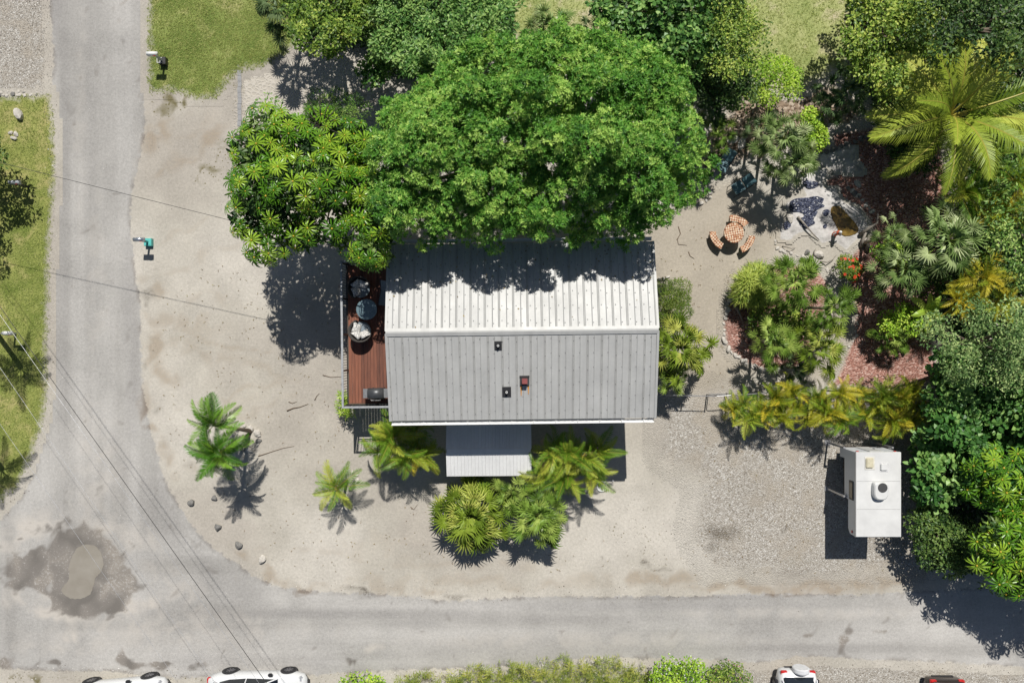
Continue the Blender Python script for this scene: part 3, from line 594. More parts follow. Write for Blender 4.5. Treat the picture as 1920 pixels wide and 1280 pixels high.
def crown_mesh(name, lumps, n, style, mat, rng, L=(.18, .3), Wd=(.05, .08), base=(0, 0, 0), tint=(.5, .22), lump_tint=.18, up=.45, flat=.75, low=-.35, droop=.15, sub=None):
    if sub:
        ns = int(sub[0]); c, v0, k0 = shell_points(lumps, ns, rng, flat, low); subs = [(c[i], rng.uniform(*sub[1])) for i in range(ns)]
        p, v, k = shell_points(subs, n, rng, .8, -.1); v = unit(v + v0[k] * .5); lt = rng.normal(0, lump_tint, ns)[k]
    else: p, v, k = shell_points(lumps, n, rng, flat, low); lt = rng.normal(0, lump_tint, len(lumps))[k]
    base = np.array(base)
    if style == 'tuft':          # feathery sprays fanning from a twig end
        m = 8; nn = n * m; ax = unit(v * .7 + rng.normal(0, .35, (n, 3)) + np.array([0, 0, .35])); a = unit(np.cross(ax, np.array([.31, .2, .93]))); b = np.cross(ax, a)
        th = np.tile(np.arange(m) * 2 * np.pi / m, (n, 1)) + rng.uniform(0, 6.28, (n, 1)) + rng.normal(0, .2, (n, m)); el = rng.uniform(.05, .9, (n, m))
        d = (a[:, None] * np.cos(th)[..., None] + b[:, None] * np.sin(th)[..., None]) * np.cos(el)[..., None] + ax[:, None] * np.sin(el)[..., None]
        d = unit(d.reshape(-1, 3)); pos = np.repeat(p, m, 0); nr = unit(np.repeat(ax, m, 0) + rng.normal(0, .25, (nn, 3)))
        V, Fq = leaf_quads(pos, d, nr, rng.uniform(*L, nn), rng.uniform(*Wd, nn), droop); tt = np.repeat(rng.normal(tint[0], tint[1], n) + lt, m) + rng.normal(0, .1, nn)
    else:
        az = rng.uniform(0, 6.28, n); h_ = np.stack([np.cos(az), np.sin(az), rng.normal(0, .3, n)], 1)
        d = unit(h_ + v * .6); nr = unit(v * (1 - up) + np.array([0, 0, 1]) * up + rng.normal(0, .35, (n, 3))); nr = unit(nr - d * (nr * d).sum(1, keepdims=True))
        fn = leaf_oval if style == 'oval' else leaf_quads
        V, Fq = fn(p, d, nr, rng.uniform(*L, n), rng.uniform(*Wd, n), droop); tt = rng.normal(tint[0], tint[1], n) + lt
    return np_mesh(name, V - base, Fq, mat, face_attrs=dict(tint=np.clip(tt, 0, 1)))
def tree(name, label, cat, poly, z_edge, z_top, r, n, style, mat, trunk=0.15, base_px=None, seed=1, bark=None, group=None, limbs_n=14, inner=True, fork=.4, power=.5, jit=.25, core=0, **kw):
    rng = np.random.default_rng(seed); lumps = lumps_in(poly, z_edge, z_top, r, rng, power=power, jit=jit)
    cen = np.mean([l[0] for l in lumps], axis=0); cp = np.mean(np.array(poly, float), axis=0); base = P(*cp).lerp(Vector((cen[0], cen[1], 0)), .45) if base_px is None else P(*base_px); base.z = 0
    o = thing(name, label, cat, base, group=group)
    limbs('trunk', base, lumps, trunk, bark or bark_m, o, rng, limbs_n, fork)
    link('crown', crown_mesh('crown', lumps, n, style, mat, rng, base=base, **kw), o)
    if core: link('inner_crown', crown_mesh('inner_crown', [(l[0] - np.array([0, 0, 1.1]), l[1] * 1.25) for l in lumps], int(n * core), style, mat, rng, base=base, **kw), o)
    return o
# leaf colours: dark, middle, light (base colours)
def G(r, g, b, k=1.0): return tuple(min(.8, c * k) for c in S(r, g, b))
lf_big = leaf_mat('feathery_green', G(54, 100, 36), G(100, 154, 58), G(176, 206, 102), .42, .18)
lf_mid = leaf_mat('small_leaf_green', G(60, 96, 40), G(104, 142, 62), G(168, 190, 104), .45, .16)
lf_yel = leaf_mat('yellow_green_leaf', G(68, 98, 32), G(116, 146, 54), G(182, 194, 92), .45, .16)
lf_lime = leaf_mat('lime_leaf', G(96, 138, 34), G(150, 186, 52), G(196, 216, 92), .45, .16)
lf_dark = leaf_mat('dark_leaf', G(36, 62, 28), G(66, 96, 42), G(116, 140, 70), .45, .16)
lf_grey = leaf_mat('grey_green_leaf', G(66, 98, 48), G(110, 140, 78), G(172, 190, 122), .5, .16)
lf_broad = leaf_mat('broad_green_leaf', G(46, 86, 36), G(82, 128, 58), G(138, 172, 92), .42, .16)
lf_grape = leaf_mat('round_leaf_green', G(50, 86, 40), G(92, 136, 64), G(150, 180, 100), .4, .16)
lf_red = leaf_mat('flower_bush_leaf', G(50, 84, 30), G(100, 128, 44), G(160, 170, 70), .45, .16)

# ---- the big shade tree over the house
BIG = [(690,330),(700,240),(760,170),(830,120),(900,90),(1000,70),(1080,66),(1160,85),(1220,110),(1265,130),(1270,200),(1310,250),(1322,310),(1290,370),(1240,412),(1180,436),(1110,440),(1060,450),(1010,446),(975,440),(930,434),(880,428),(830,450),(770,436),(725,416),(700,378)]
tree('shade_tree', 'huge feathery green tree spreading over the edge of the metal roof', 'tree', BIG, 5.4, 8.9, .82, 27000, 'tuft', lf_big, .32, seed=11, limbs_n=34, L=(.10, .18), Wd=(.036, .056), tint=(.55, .16), core=.4, sub=(980, (.22, .38)), lump_tint=.17, jit=.5, flat=.85, low=-.1)
# ---- whorled umbrella tree
def whorl_mesh(n_leaf, seed, mat, bud):
    rng = random.Random(seed); m_ = MB()
    for i in range(n_leaf):
        a = 2 * math.pi * i / n_leaf + rng.uniform(-.12, .12); L = rng.uniform(.8, 1.05); w_ = rng.uniform(.065, .095); el = rng.uniform(.05, .5)
        c, s_ = math.cos(a), math.sin(a); r = [.10, .45, .8, 1.0]; zz = [0, .22 * el + .04, .12 * el - .06, -.22]; ww = [.25, .8, 1.0, .12]
        vs = []
        for j in range(4):
            x = r[j] * L; vs += [(c * x - s_ * w_ * ww[j], s_ * x + c * w_ * ww[j], zz[j] * L + .02), (c * x, s_ * x, zz[j] * L - .015), (c * x + s_ * w_ * ww[j], s_ * x - c * w_ * ww[j], zz[j] * L + .02)]
        m_.add(vs, [(j * 3 + q, j * 3 + q + 1, j * 3 + q + 4, j * 3 + q + 3) for j in range(3) for q in range(2)])
    m_.cur = 1; m_.lathe([(.07, 0), (.09, .05), (.04, .12)], 6); return m_.mesh('leaf_whorl', mat, bud)
wl_m = leaf_mat('whorl_leaf', G(54, 98, 24), G(94, 142, 34), G(160, 188, 60), .32, .16, per_object=True); bud_m = simple('yellow_bud', G(214, 186, 60, .8), .6)
WH = [whorl_mesh(k, 20 + k, wl_m, bud_m) for k in (11, 12, 13, 14)]
def whorl_tree(label, poly, z_edge, z_top, r, n, seed, rad=(.30, .40), group=None, trunk=.14, meshes=None, jit=.3, name='umbrella_tree', base_px=None, inner=None, inner_n=2500):
    rng = np.random.default_rng(seed); lumps = lumps_in(poly, z_edge, z_top, r, rng, jit=jit); cen = np.mean([l[0] for l in lumps], axis=0); base = Vector((cen[0], cen[1], 0)) if base_px is None else P(*base_px)
    o = thing(name, label, 'tree', base, group=group); limbs('trunk', base, lumps, trunk, bark_m, o, rng, 30, .4)
    if inner is not None: link('crown', crown_mesh('crown', [(l[0] - np.array([0, 0, .35]), l[1] * .85) for l in lumps], inner_n, 'oval', inner, rng, L=(.25, .4), Wd=(.09, .14), base=base), o)
    pts = []; tries = 0
    while len(pts) < n and tries < n * 30:
        tries += 1; l = lumps[rng.integers(len(lumps))]; v = unit(rng.normal(size=(1, 3)))[0]; v[2] = abs(v[2]) if rng.random() < .8 else v[2] * .6
        p = l[0] + v * l[1] * np.array([1, 1, .8])
        if any(np.sum((p - q) ** 2) < (rad[0] * .95) ** 2 for q, _ in pts): continue
        pts.append((p, v))
    for p, v in pts:
        nrm = Vector(v * .75 + np.array([0, 0, .7])).normalized(); q = nrm.to_track_quat('Z', 'Y') @ Euler((0, 0, rng.uniform(0, 6.28))).to_quaternion(); s_ = rng.uniform(*rad)
        link('leaf_whorl', (meshes or WH)[rng.integers(len(meshes or WH))], o, Vector(p) - base, q.to_euler(), (s_, s_, s_))
    return o
whorl_tree('glossy umbrella tree of yellow centred leaf whorls beside the deck', [(425,330),(430,270),(470,225),(520,215),(570,200),(650,220),(690,250),(700,330),(735,420),(728,470),(700,495),(655,480),(640,440),(600,470),(540,480),(480,465),(450,430),(430,390)], 4.4, 6.8, .85, 300, 5, rad=(.27, .47), inner=lf_dark, inner_n=5500)  # inner leaf mass blocks see-through; its dark colour stands for shade between whorls
# ---- dark low undergrowth added below the trees, coloured for deep shade in crown gaps
def shade_undergrowth(poly, n, seed, z=(.1, .7)):
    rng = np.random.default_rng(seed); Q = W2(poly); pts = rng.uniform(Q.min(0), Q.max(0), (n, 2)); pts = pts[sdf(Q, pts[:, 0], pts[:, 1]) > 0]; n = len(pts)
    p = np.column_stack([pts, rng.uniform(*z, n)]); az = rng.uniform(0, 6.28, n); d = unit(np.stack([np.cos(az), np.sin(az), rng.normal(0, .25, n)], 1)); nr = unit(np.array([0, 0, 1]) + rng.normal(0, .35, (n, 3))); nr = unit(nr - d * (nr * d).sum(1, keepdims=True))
    V, Fq = leaf_oval(p, d, nr, rng.uniform(.18, .34, n), rng.uniform(.10, .18, n)); o = link('shade_undergrowth', np_mesh('shade_undergrowth', V, Fq, lf_dark, face_attrs=dict(tint=np.clip(rng.normal(.3, .2, n), 0, 1)))); o['kind'] = 'stuff'
shade_undergrowth([(1790,230),(1990,100),(1990,1080),(1740,1060),(1725,960),(1735,800),(1760,700),(1770,600),(1750,520),(1800,430)], 15000, 1)
shade_undergrowth([(1590,-60),(1990,-60),(1990,230),(1790,230),(1660,220),(1590,140)], 8000, 2)
shade_undergrowth([(560,-60),(960,-60),(960,90),(800,150),(720,140),(690,90),(580,80)], 7000, 3, (.1, .5))
shade_undergrowth([(1110,-60),(1400,-60),(1380,60),(1410,120),(1380,190),(1280,180),(1200,120)], 5000, 4, (.1, .5))
# ---- palms
def fan_leaf(n_seg, seed, mat, stem, span=285, hx=1.4):
    "costapalmate leaf: petiole along +x, starburst blade of folded pointed segments, unit = blade radius"
    rng = random.Random(seed); m_ = MB(); m_.cur = 1; m_.tube([(0, 0, 0), (hx * .55, 0, .08), (hx + .03, 0, 0)], [.035, .026, .02], 4); m_.cur = 0
    sp = R(span); wilt = rng.uniform(0, .15)
    for i in range(n_seg):
        u = i / (n_seg - 1); a = -sp / 2 + sp * u + rng.uniform(-.05, .05); L = (.72 + .3 * math.cos((u - .5) * 2.6)) * rng.uniform(.85, 1.08); w_ = sp / n_seg * .40
        c, s_ = math.cos(a), math.sin(a); vs = []; lift = rng.uniform(-.05, .09); tw = rng.uniform(-.35, .35)
        for r, zz, ww, cr in ((.03, 0, .35, 0), (.34, .06, 1.0, .09), (.68, .02, .75, .07), (1.0, -.12 - wilt - rng.uniform(0, .14), .05, 0)):
            x = r * L; hw = w_ * .5 * ww; z = zz + lift * r
            vs += [(hx + c * x - s_ * hw, s_ * x + c * hw, z - cr + tw * hw), (hx + c * x, s_ * x, z + cr * .3), (hx + c * x + s_ * hw, s_ * x - c * hw, z - cr - tw * hw)]
        m_.add(vs, [(j * 3 + q, j * 3 + q + 1, j * 3 + q + 4, j * 3 + q + 3) for j in range(3) for q in range(2)])
    return m_.mesh('frond', mat, stem)
def feather(L, n, leaf_len, arch, seed, mat, stem, v_ang=.35, w0=.05, droop=.5, sway=0.0):
    "pinnate frond along +x, arching over; unit metres"
    rng = random.Random(seed); m_ = MB(); pts = []; N = 9
    for i in range(N + 1):
        t = i / N; ang = .55 - arch * t; pts.append(Vector((0, 0, 0)) if not pts else pts[-1] + Vector((math.cos(ang) * math.cos(sway * t), math.sin(sway * t), math.sin(ang))) * (L / N))
    m_.cur = 1; m_.tube(pts, [.032 * L / 2.5 * (1.1 - .95 * i / N) for i in range(N + 1)], 4); m_.cur = 0
    for i in range(n):
        t = .16 + .84 * (i + .5) / n; k = min(N - 1, int(t * N)); f = t * N - k; p = pts[k].lerp(pts[k + 1], f); d = (pts[k + 1] - pts[k]).normalized()
        side0 = d.cross(Vector((0, 0, 1))).normalized(); upv = side0.cross(d).normalized()
        ll = leaf_len * math.sin(math.pi * min(1, .18 + t * .80)) ** .7 * rng.uniform(.88, 1.08)
        for sg in (-1, 1):
            fw = .35 + .55 * t + rng.uniform(-.08, .08); side = (side0 * sg * math.cos(fw) + d * math.sin(fw) + upv * (v_ang + rng.uniform(-.06, .06))).normalized()
            q = p + side * ll * .5; e = p + side * ll; e.z -= droop * ll * rng.uniform(.7, 1.2); q.z -= droop * ll * .18; wv = d * w0 * .5
            m_.add([p - wv * .5, p + wv * .5, q + wv, q - wv, e + wv * .1, e - wv * .1], [(0, 1, 2, 3), (3, 2, 4, 5)])
    return m_.mesh('frond', mat, stem)
stem_y = simple('yellow_petiole', G(170, 160, 70), .5); stem_g = simple('green_petiole', G(120, 140, 60), .5)
PM = {'green': leaf_mat('fan_green', G(66, 98, 36), G(118, 148, 58), G(180, 196, 104), .45, .14, True),
      'lime': leaf_mat('fan_lime', G(66, 92, 28), G(128, 150, 50), G(208, 208, 112), .42, .12, True),
      'silver': leaf_mat('fan_silver', G(82, 112, 54), G(134, 158, 92), G(204, 212, 164), .45, .12, True),
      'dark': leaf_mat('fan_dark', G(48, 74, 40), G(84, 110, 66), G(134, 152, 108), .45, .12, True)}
FAN = {k: [fan_leaf(n, 40 + n * 3 + int(hx * 10), v, stem_g, sp, hx) for n, sp, hx in ((17, 300, .7), (18, 310, 1.2), (16, 270, 1.7), (17, 300, 2.2), (15, 250, 2.7), (18, 290, 3.1))] for k, v in PM.items()}
trunk_m = simple('palm_trunk', K(140, 128, 112), .9, var=.3, scale=9, bump=.6)
def palm_base(name, label, px, py, z, lean, rad=.09, group=None, base_px=None):
    top = P(px, py, z); base = Vector((top.x + lean[0], top.y + lean[1], 0)) if base_px is None else P(*base_px)
    o = thing(name, label, 'palm', base, group=group); d = top - base; m_ = MB(); m_.smooth = True
    pts = [Vector((0, 0, -.02)), d * .35 + Vector((0, 0, 0)), d * .7, d]; m_.tube(pts, [rad * 1.35, rad, rad * .92, rad * 1.1], 8); m_.build('trunk', trunk_m, o)
    return o, d
def fan_palm(label, px, py, z, rad, n, tone='green', seed=0, lean=(0, 0), trunk=.07, low=-.5, group=None, name='fan_palm', high=1.25):
    rng = random.Random(seed * 31 + int(px)); o, d = palm_base(name, label, px, py, z, lean, trunk, group)
    n = int(n * 1.5)
    for i in range(n):
        u = (i + .5) / n; el = high - (high - low) * u ** .8 + rng.uniform(-.25, .25); az = i * 2.39996 + rng.uniform(-.5, .5); s_ = rad * rng.uniform(.42, .58)
        link('frond', FAN[tone][min(5, int(u * 4.2 + rng.uniform(0, 1.8)))], o, d + Vector((0, 0, .05 - .15 * u)), (rng.uniform(-.6, .6), -el, az), (s_, s_, s_ * rng.uniform(.8, 1.6)))
    return o
def feather_palm(label, px, py, z, n, meshes, s_=1.0, seed=0, lean=(0, 0), trunk=.08, el=(1.0, -.25), group=None, name='feather_palm', base_px=None, azs=None, messy=.1):
    rng = random.Random(seed * 17 + int(px)); o, d = palm_base(name, label, px, py, z, lean, trunk, group, base_px)
    for i in range(n):
        u = (i + .5) / n; e = el[0] - (el[0] - el[1]) * u + rng.uniform(-messy, messy); az = (i * 2.39996 if azs is None else R(azs[i % len(azs)])) + rng.uniform(-.15, .15) * messy * 8; k = s_ * rng.uniform(.85 - messy * .6, 1.08)
        link('frond', rng.choice(meshes), o, d + Vector((0, 0, .04)), (rng.uniform(-.3, .3) * (1 + messy * 4), -e, az), (k, k, k))
    return o
coco_m = leaf_mat('coconut_frond', G(90, 122, 30), G(158, 174, 60), G(206, 208, 104), .45, .16, True)
arec_m = leaf_mat('areca_frond', G(78, 112, 26), G(142, 156, 40), G(210, 186, 58), .45, .16, True)
areg_m = leaf_mat('areca_green_frond', G(64, 104, 26), G(114, 148, 42), G(188, 190, 74), .45, .16, True)
date_m = leaf_mat('date_frond', G(44, 84, 20), G(80, 128, 36), G(140, 174, 66), .35, .14, True)
COCO = [feather(3.7, 84, .86, a, 60 + k, coco_m, stem_y, .35, .046, .55, sw) for k, (a, sw) in enumerate(((1.0, .2), (1.3, -.2), (.8, .1)))]
AREC = [feather(1.55, 32, .42, a, 70 + k, arec_m, stem_y, .8, .034, .35, sw) for k, (a, sw) in enumerate(((1.5, .2), (1.9, -.3), (1.2, 0)))]
AREG = [feather(1.75, 36, .46, a, 80 + k, areg_m, stem_y, .8, .034, .35, sw) for k, (a, sw) in enumerate(((1.4, .2), (1.8, -.3), (1.2, 0)))]
DATE = [feather(1.4, 46, .36, a, 90 + k, date_m, stem_g, .7, .026, .2, sw) for k, (a, sw) in enumerate(((1.3, .15), (1.6, -.2), (1.0, 0)))]
dead_m = leaf_mat('dead_frond', G(130, 104, 80), G(168, 140, 112), G(196, 174, 150), .7, .1, True); DEAD = [feather(1.3, 24, .35, 2.0, 99, dead_m, simple('dead_stem', G(160, 130, 100), .8), .2, .03, .7)]

# coconut palm
feather_palm('large coconut palm with long glossy yellow green fronds near the pond', 1778, 218, 3.8, 20, COCO, 1.08, 3, trunk=.16, el=(.75, -.25), azs=[178, 140, 232, 288, 40, 20, 95, 318, 65, 205, 0, 120, 260, 340, 160], name='coconut_palm', base_px=(1738, 258))
# fan palms in the front yard
fan_palm('wide low fan palm of bright leaves standing south of the shed', 884, 964, 1.5, 1.12, 50, 'lime', 1, trunk=.1, low=-.35)
fan_palm('dark cored fan palm beside the wide low one by the shed', 1008, 966, 2.2, .92, 40, 'green', 2, trunk=.09, low=-.4)
fan_palm('thin fan palm half hidden under the yellowing feather palms', 960, 925, 2.0, .70, 16, 'green', 3, trunk=.07)
fan_palm('bright fan palm against the gable end of the house', 1274, 650, 2.7, .92, 30, 'lime', 4, trunk=.08)
fan_palm('shaded lower fan palm at the house corner by the fence', 1258, 700, 1.9, .62, 20, 'green', 5, trunk=.08)
# stone ringed bed
fan_palm('tall fan palm spreading over the north of the stone ringed bed', 1487, 528, 3.2, .86, 26, 'green', 6)
fan_palm('leaning fan palm overhanging the sand path and red mulch', 1560, 578, 3.0, .76, 20, 'green', 7, lean=(-.5, .2))
fan_palm('fan palm at the south west of the stone ringed bed', 1450, 642, 2.6, .76, 20, 'green', 8, lean=(-.1, .1))
fan_palm('fan palm at the south east of the stone ringed bed', 1534, 652, 2.6, .82, 22, 'lime', 9, lean=(-.2, -.2))
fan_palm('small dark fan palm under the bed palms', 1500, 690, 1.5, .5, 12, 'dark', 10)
# east garden
fan_palm('big silvery fan palm behind the red mulch', 1770, 452, 3.6, 1.05, 34, 'silver', 11, trunk=.1)
fan_palm('silvery fan palm at the edge of the red mulch', 1690, 508, 3.0, .82, 24, 'silver', 12)
fan_palm('narrow silvery fan palm behind the big silvery one', 1675, 440, 2.8, .6, 10, 'silver', 14)
fan_palm('low spiky fan palm alone on the red mulch', 1672, 632, .9, .62, 22, 'green', 13, trunk=.06, low=-.1)
fan_palm('grey green fan palm between the lounge chairs and the pond', 1468, 262, 3.0, .80, 26, 'silver', 15)
fan_palm('fan palm with brown skirt overhanging the pebbled pond', 1492, 305, 2.6, .72, 20, 'silver', 16)
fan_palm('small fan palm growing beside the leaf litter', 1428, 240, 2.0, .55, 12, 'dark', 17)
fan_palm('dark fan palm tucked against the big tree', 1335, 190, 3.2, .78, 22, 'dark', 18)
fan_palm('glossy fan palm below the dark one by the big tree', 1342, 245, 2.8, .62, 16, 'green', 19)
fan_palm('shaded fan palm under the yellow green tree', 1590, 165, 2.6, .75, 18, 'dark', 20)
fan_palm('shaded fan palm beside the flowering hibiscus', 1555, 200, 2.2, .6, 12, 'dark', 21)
fan_palm('pale fan palm rising behind the big tree', 1035, 52, 4.5, .75, 16, 'silver', 22)
fan_palm('fan palm against the round leaved tree trunk', 1120, 62, 3.6, .6, 10, 'dark', 23)
fan_palm('fan palm poking out above the big tree', 1178, 76, 4.0, .55, 9, 'silver', 24)
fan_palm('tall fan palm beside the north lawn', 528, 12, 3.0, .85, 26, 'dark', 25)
fan_palm('yellowing fan palm against the light green tree', 690, 28, 4.0, .75, 18, 'green', 26)
# feather palms
feather_palm('dark green date palm leaning over the rock ring', 414, 848, 3.2, 30, DATE, 1.15, 1, base_px=(466, 816), el=(1.1, -.6), messy=.3, name='date_palm')
feather_palm('upper head of the date palm clump over the rock ring', 402, 796, 3.2, 18, DATE, 1.05, 2, base_px=(470, 808), el=(1.0, -.3), messy=.3, name='date_palm', azs=[60, 120, 20, 160, 80, 100, 40, 200, 350, 230, 140])
feather_palm('small young coconut palm alone on the sand', 632, 915, 1.7, 15, AREG, .9, 3, trunk=.07, el=(1.1, -.3), messy=.3, name='coconut_palm', base_px=(650, 901))
for k, (px, py, z, n, s_, lb) in enumerate(((735, 818, 2.4, 18, .98, 'yellow green feather palm by the deck corner of the house'), (790, 850, 2.0, 15, .85, 'arching yellow feather palm between deck and shed'), (780, 805, 2.0, 12, .9, 'shaded feather palm under the house eave'), (715, 845, 1.9, 11, .75, 'low feather palm by the railing shadow'), (760, 850, 2.2, 13, .9, 'feather palm amid the clump between deck and shed'))):
    feather_palm(lb, px, py, z, int(n * 1.5), AREG if k != 1 else AREC, s_, 10 + k, trunk=.05, el=(1.25, -.2), name='areca_palm', messy=.45)
for k, (px, py, z, n, s_, lb) in enumerate(((1035, 848, 2.6, 16, .78, 'feather palm touching the shed roof edge'), (1092, 855, 2.6, 18, .86, 'tall feather palm with torn fronds east of the shed'), (1060, 895, 2.2, 15, .85, 'drooping feather palm above the dark cored fan palm'), (1110, 885, 2.0, 12, .8, 'outermost feather palm beside the round white cover'), (1065, 850, 2.8, 14, .85, 'central feather palm of the clump east of the shed'), (1020, 885, 2.2, 12, .75, 'feather palm between the shed corner and dark cored fan palm'), (1120, 845, 2.4, 12, .8, 'feather palm of the clump furthest into the house shadow'))):
    o = feather_palm(lb, px, py, z, int(n * 1.5), AREG, s_, 20 + k, trunk=.05, el=(1.25, -.3), name='areca_palm', messy=.5)
    for q in range(3):
        kk = .7; link('frond', DEAD[0], o, (P(px, py, z) - o.location), (0, random.uniform(-.4, .3), random.uniform(0, 6.28)), (kk, kk, kk))
hedge = [(1390, 755), (1425, 775), (1450, 745), (1490, 765), (1525, 745), (1550, 775), (1590, 750), (1620, 775), (1650, 740), (1685, 765), (1700, 730), (1700, 790), (1660, 800), (1480, 735), (1570, 735), (1375, 765), (1405, 785), (1465, 780), (1510, 780), (1535, 760), (1575, 785), (1605, 735), (1635, 755), (1670, 785), (1715, 760), (1440, 765), (1690, 745)]
for k, (px, py) in enumerate(hedge):
    feather_palm('golden areca palm in the row between gravel and mulch', px, py, 1.1 + .25 * (k % 3), 21, AREC if k % 4 else AREG, .58 + .09 * (k % 3), 30 + k, trunk=.04, el=(1.35, -.1), messy=.5, group='golden areca palms in a row', name='areca_palm')
for k, (px, py, z, ms, s_, lb) in enumerate(((1835, 305, 3.0, AREG, .9, 'green feather palm below the coconut palm'), (1800, 365, 2.8, AREG, .9, 'yellow tipped feather palm behind the silvery fan palms'), (1870, 400, 2.8, AREC, .9, 'golden feather palm by the fallen branch'), (1835, 520, 3.0, AREC, .95, 'golden feather palm by the banana leaves'), (1870, 565, 2.6, AREC, .9, 'low golden feather palm behind the grey green tree'), (1900, 340, 3.2, AREG, 1.0, 'feather palm among the eastern shrubs'), (1790, 560, 2.4, AREC, .8, 'short golden feather palm beside the banana leaves'))):
    feather_palm(lb, px, py, z, 22, ms, s_ * 1.05, 50 + k, trunk=.05, el=(1.2, -.2), messy=.4, name='areca_palm')
# palms standing just outside the frame on the left, whose fronds shade the lawn
feather_palm('feather palm leaning at the west edge of the lawn', -100, 540, 5.0, 14, AREG, 1.05, 70, trunk=.12, el=(.7, -.4), name='feather_palm', base_px=(-30, 592))
feather_palm('second leaning feather palm beyond the west lawn', -121, 780, 4.4, 12, AREG, 1.0, 71, trunk=.12, el=(.7, -.3), name='feather_palm', base_px=(-60, 790))

# ---- trees and shrubs round the edge
def TR(*a, **k): return tree(*a, **k)
TR('shrub_tree', 'dark small leaved tree between lawn and pavers', 'tree', [(540,10),(560,-60),(680,-80),(700,30),(690,80),(620,105),(565,95),(545,60)], 3.4, 5.0, .65, 11000, 'quad', lf_yel, .14, seed=21, sub=(220, (.2, .4)), L=(.12, .19), Wd=(.07, .10), tint=(.30, .28), jit=.5, fork=.25)
TR('shrub_tree', 'airy light green tree beyond the big tree', 'tree', [(700,-40),(800,-90),(950,-80),(960,40),(930,100),(850,130),(790,160),(735,150),(705,90)], 3.4, 5.4, .7, 26000, 'quad', lf_grape, .16, seed=22, sub=(420, (.2, .4)), L=(.13, .24), Wd=(.06, .10), tint=(.6, .22), jit=.6)
TR('sapling', 'thin sapling over the pavers beside the big tree', 'sapling', [(675,125),(700,95),(735,110),(740,150),(700,165),(680,150)], 2.2, 3.0, .35, 420, 'oval', lf_grape, .04, seed=23, L=(.14, .22), Wd=(.10, .15), limbs_n=8)
TR('shrub', 'fine leaved shrub behind the umbrella tree', 'shrub', [(570,200),(590,175),(640,170),(700,195),(690,225),(640,230),(580,225)], 2.6, 3.8, .45, 2600, 'quad', lf_mid, .06, seed=24, L=(.08, .16), Wd=(.02, .04))
TR('shrub', 'twiggy sparse shrub on the sand by the umbrella tree', 'shrub', [(470,205),(500,178),(530,190),(525,225),(490,235),(465,228)], 1.4, 2.4, .35, 240, 'oval', lf_grape, .03, seed=25, L=(.10, .16), Wd=(.06, .09), limbs_n=10)
TR('sea_grape_tree', 'round leaved open tree north of the big tree', 'tree', [(1095,20),(1120,-30),(1200,-60),(1340,-60),(1350,60),(1330,130),(1290,160),(1230,110),(1150,70)], 3.4, 5.6, .65, 4200, 'oval', lf_grape, .13, seed=26, sub=(150, (.2, .4)), L=(.16, .24), Wd=(.14, .2), tint=(.45, .28), jit=.6, bark=dkbark_m)
TR('shrub_tree', 'yellow flecked upright tree beside the northeast lawn', 'tree', [(1330,-60),(1420,-60),(1395,20),(1430,50),(1440,80),(1420,110),(1400,140),(1350,150),(1325,110)], 3.6, 5.6, .5, 5200, 'quad', lf_yel, .1, seed=27, sub=(170, (.2, .4)), L=(.10, .16), Wd=(.06, .09), tint=(.5, .28), jit=.5)
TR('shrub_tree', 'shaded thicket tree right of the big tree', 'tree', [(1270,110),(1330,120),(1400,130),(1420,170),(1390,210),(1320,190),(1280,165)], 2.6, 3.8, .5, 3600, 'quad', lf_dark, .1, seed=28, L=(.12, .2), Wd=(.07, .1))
TR('shrub', 'bright lime shrub beside the northeast lawn', 'shrub', [(1392,130),(1420,112),(1470,105),(1500,140),(1498,180),(1450,200),(1400,205),(1385,165)], 1.6, 2.6, .45, 3600, 'quad', lf_lime, .06, seed=29, L=(.10, .18), Wd=(.04, .07))
TR('shrub_tree', 'large yellow green tree at the northeast corner', 'tree', [(1565,50),(1580,0),(1600,-60),(1730,-70),(1750,20),(1745,100),(1720,150),(1660,180),(1600,150),(1590,100)], 1.8, 3.6, .75, 9500, 'quad', lf_yel, .18, seed=30, sub=(330, (.2, .4)), L=(.13, .2), Wd=(.08, .11), tint=(.55, .25), jit=.5)
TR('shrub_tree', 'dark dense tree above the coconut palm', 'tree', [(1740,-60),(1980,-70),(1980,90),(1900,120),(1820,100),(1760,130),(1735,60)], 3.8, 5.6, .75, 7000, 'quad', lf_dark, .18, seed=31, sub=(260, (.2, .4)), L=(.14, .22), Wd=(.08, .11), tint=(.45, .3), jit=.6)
TR('hibiscus', 'bright green hibiscus shrub with red flowers by the litter', 'shrub', [(1495,215),(1520,200),(1545,225),(1548,270),(1520,285),(1500,255)], 1.4, 2.2, .35, 1500, 'oval', lf_lime, .04, seed=32, L=(.09, .14), Wd=(.06, .09))
TR('shrub_tree', 'shaded broadleaf tree under the coconut palm', 'tree', [(1640,200),(1710,160),(1760,200),(1755,280),(1730,330),(1680,330),(1660,250)], .6, 1.5, .5, 4200, 'quad', lf_dark, .1, seed=33, L=(.16, .26), Wd=(.08, .12), tint=(.35, .2))
TR('shrub_tree', 'grey green small leaved tree along the east edge', 'tree', [(1735,590),(1790,560),(1860,570),(1980,590),(1980,720),(1880,730),(1800,710),(1760,680),(1735,640)], 3.6, 5.4, .7, 9000, 'quad', lf_grey, .16, seed=34, sub=(380, (.2, .4)), L=(.10, .17), Wd=(.05, .08), tint=(.5, .25), jit=.45)
TR('broadleaf_tree', 'large leaved dark green tree behind the camper', 'tree', [(1720,680),(1790,650),(1850,690),(1980,720),(1980,840),(1860,850),(1850,920),(1760,960),(1722,930),(1712,870),(1722,800),(1740,740)], .9, 2.6, .7, 6500, 'oval', lf_broad, .18, seed=35, L=(.24, .36), Wd=(.15, .22), tint=(.5, .25), jit=.45, flat=.8)
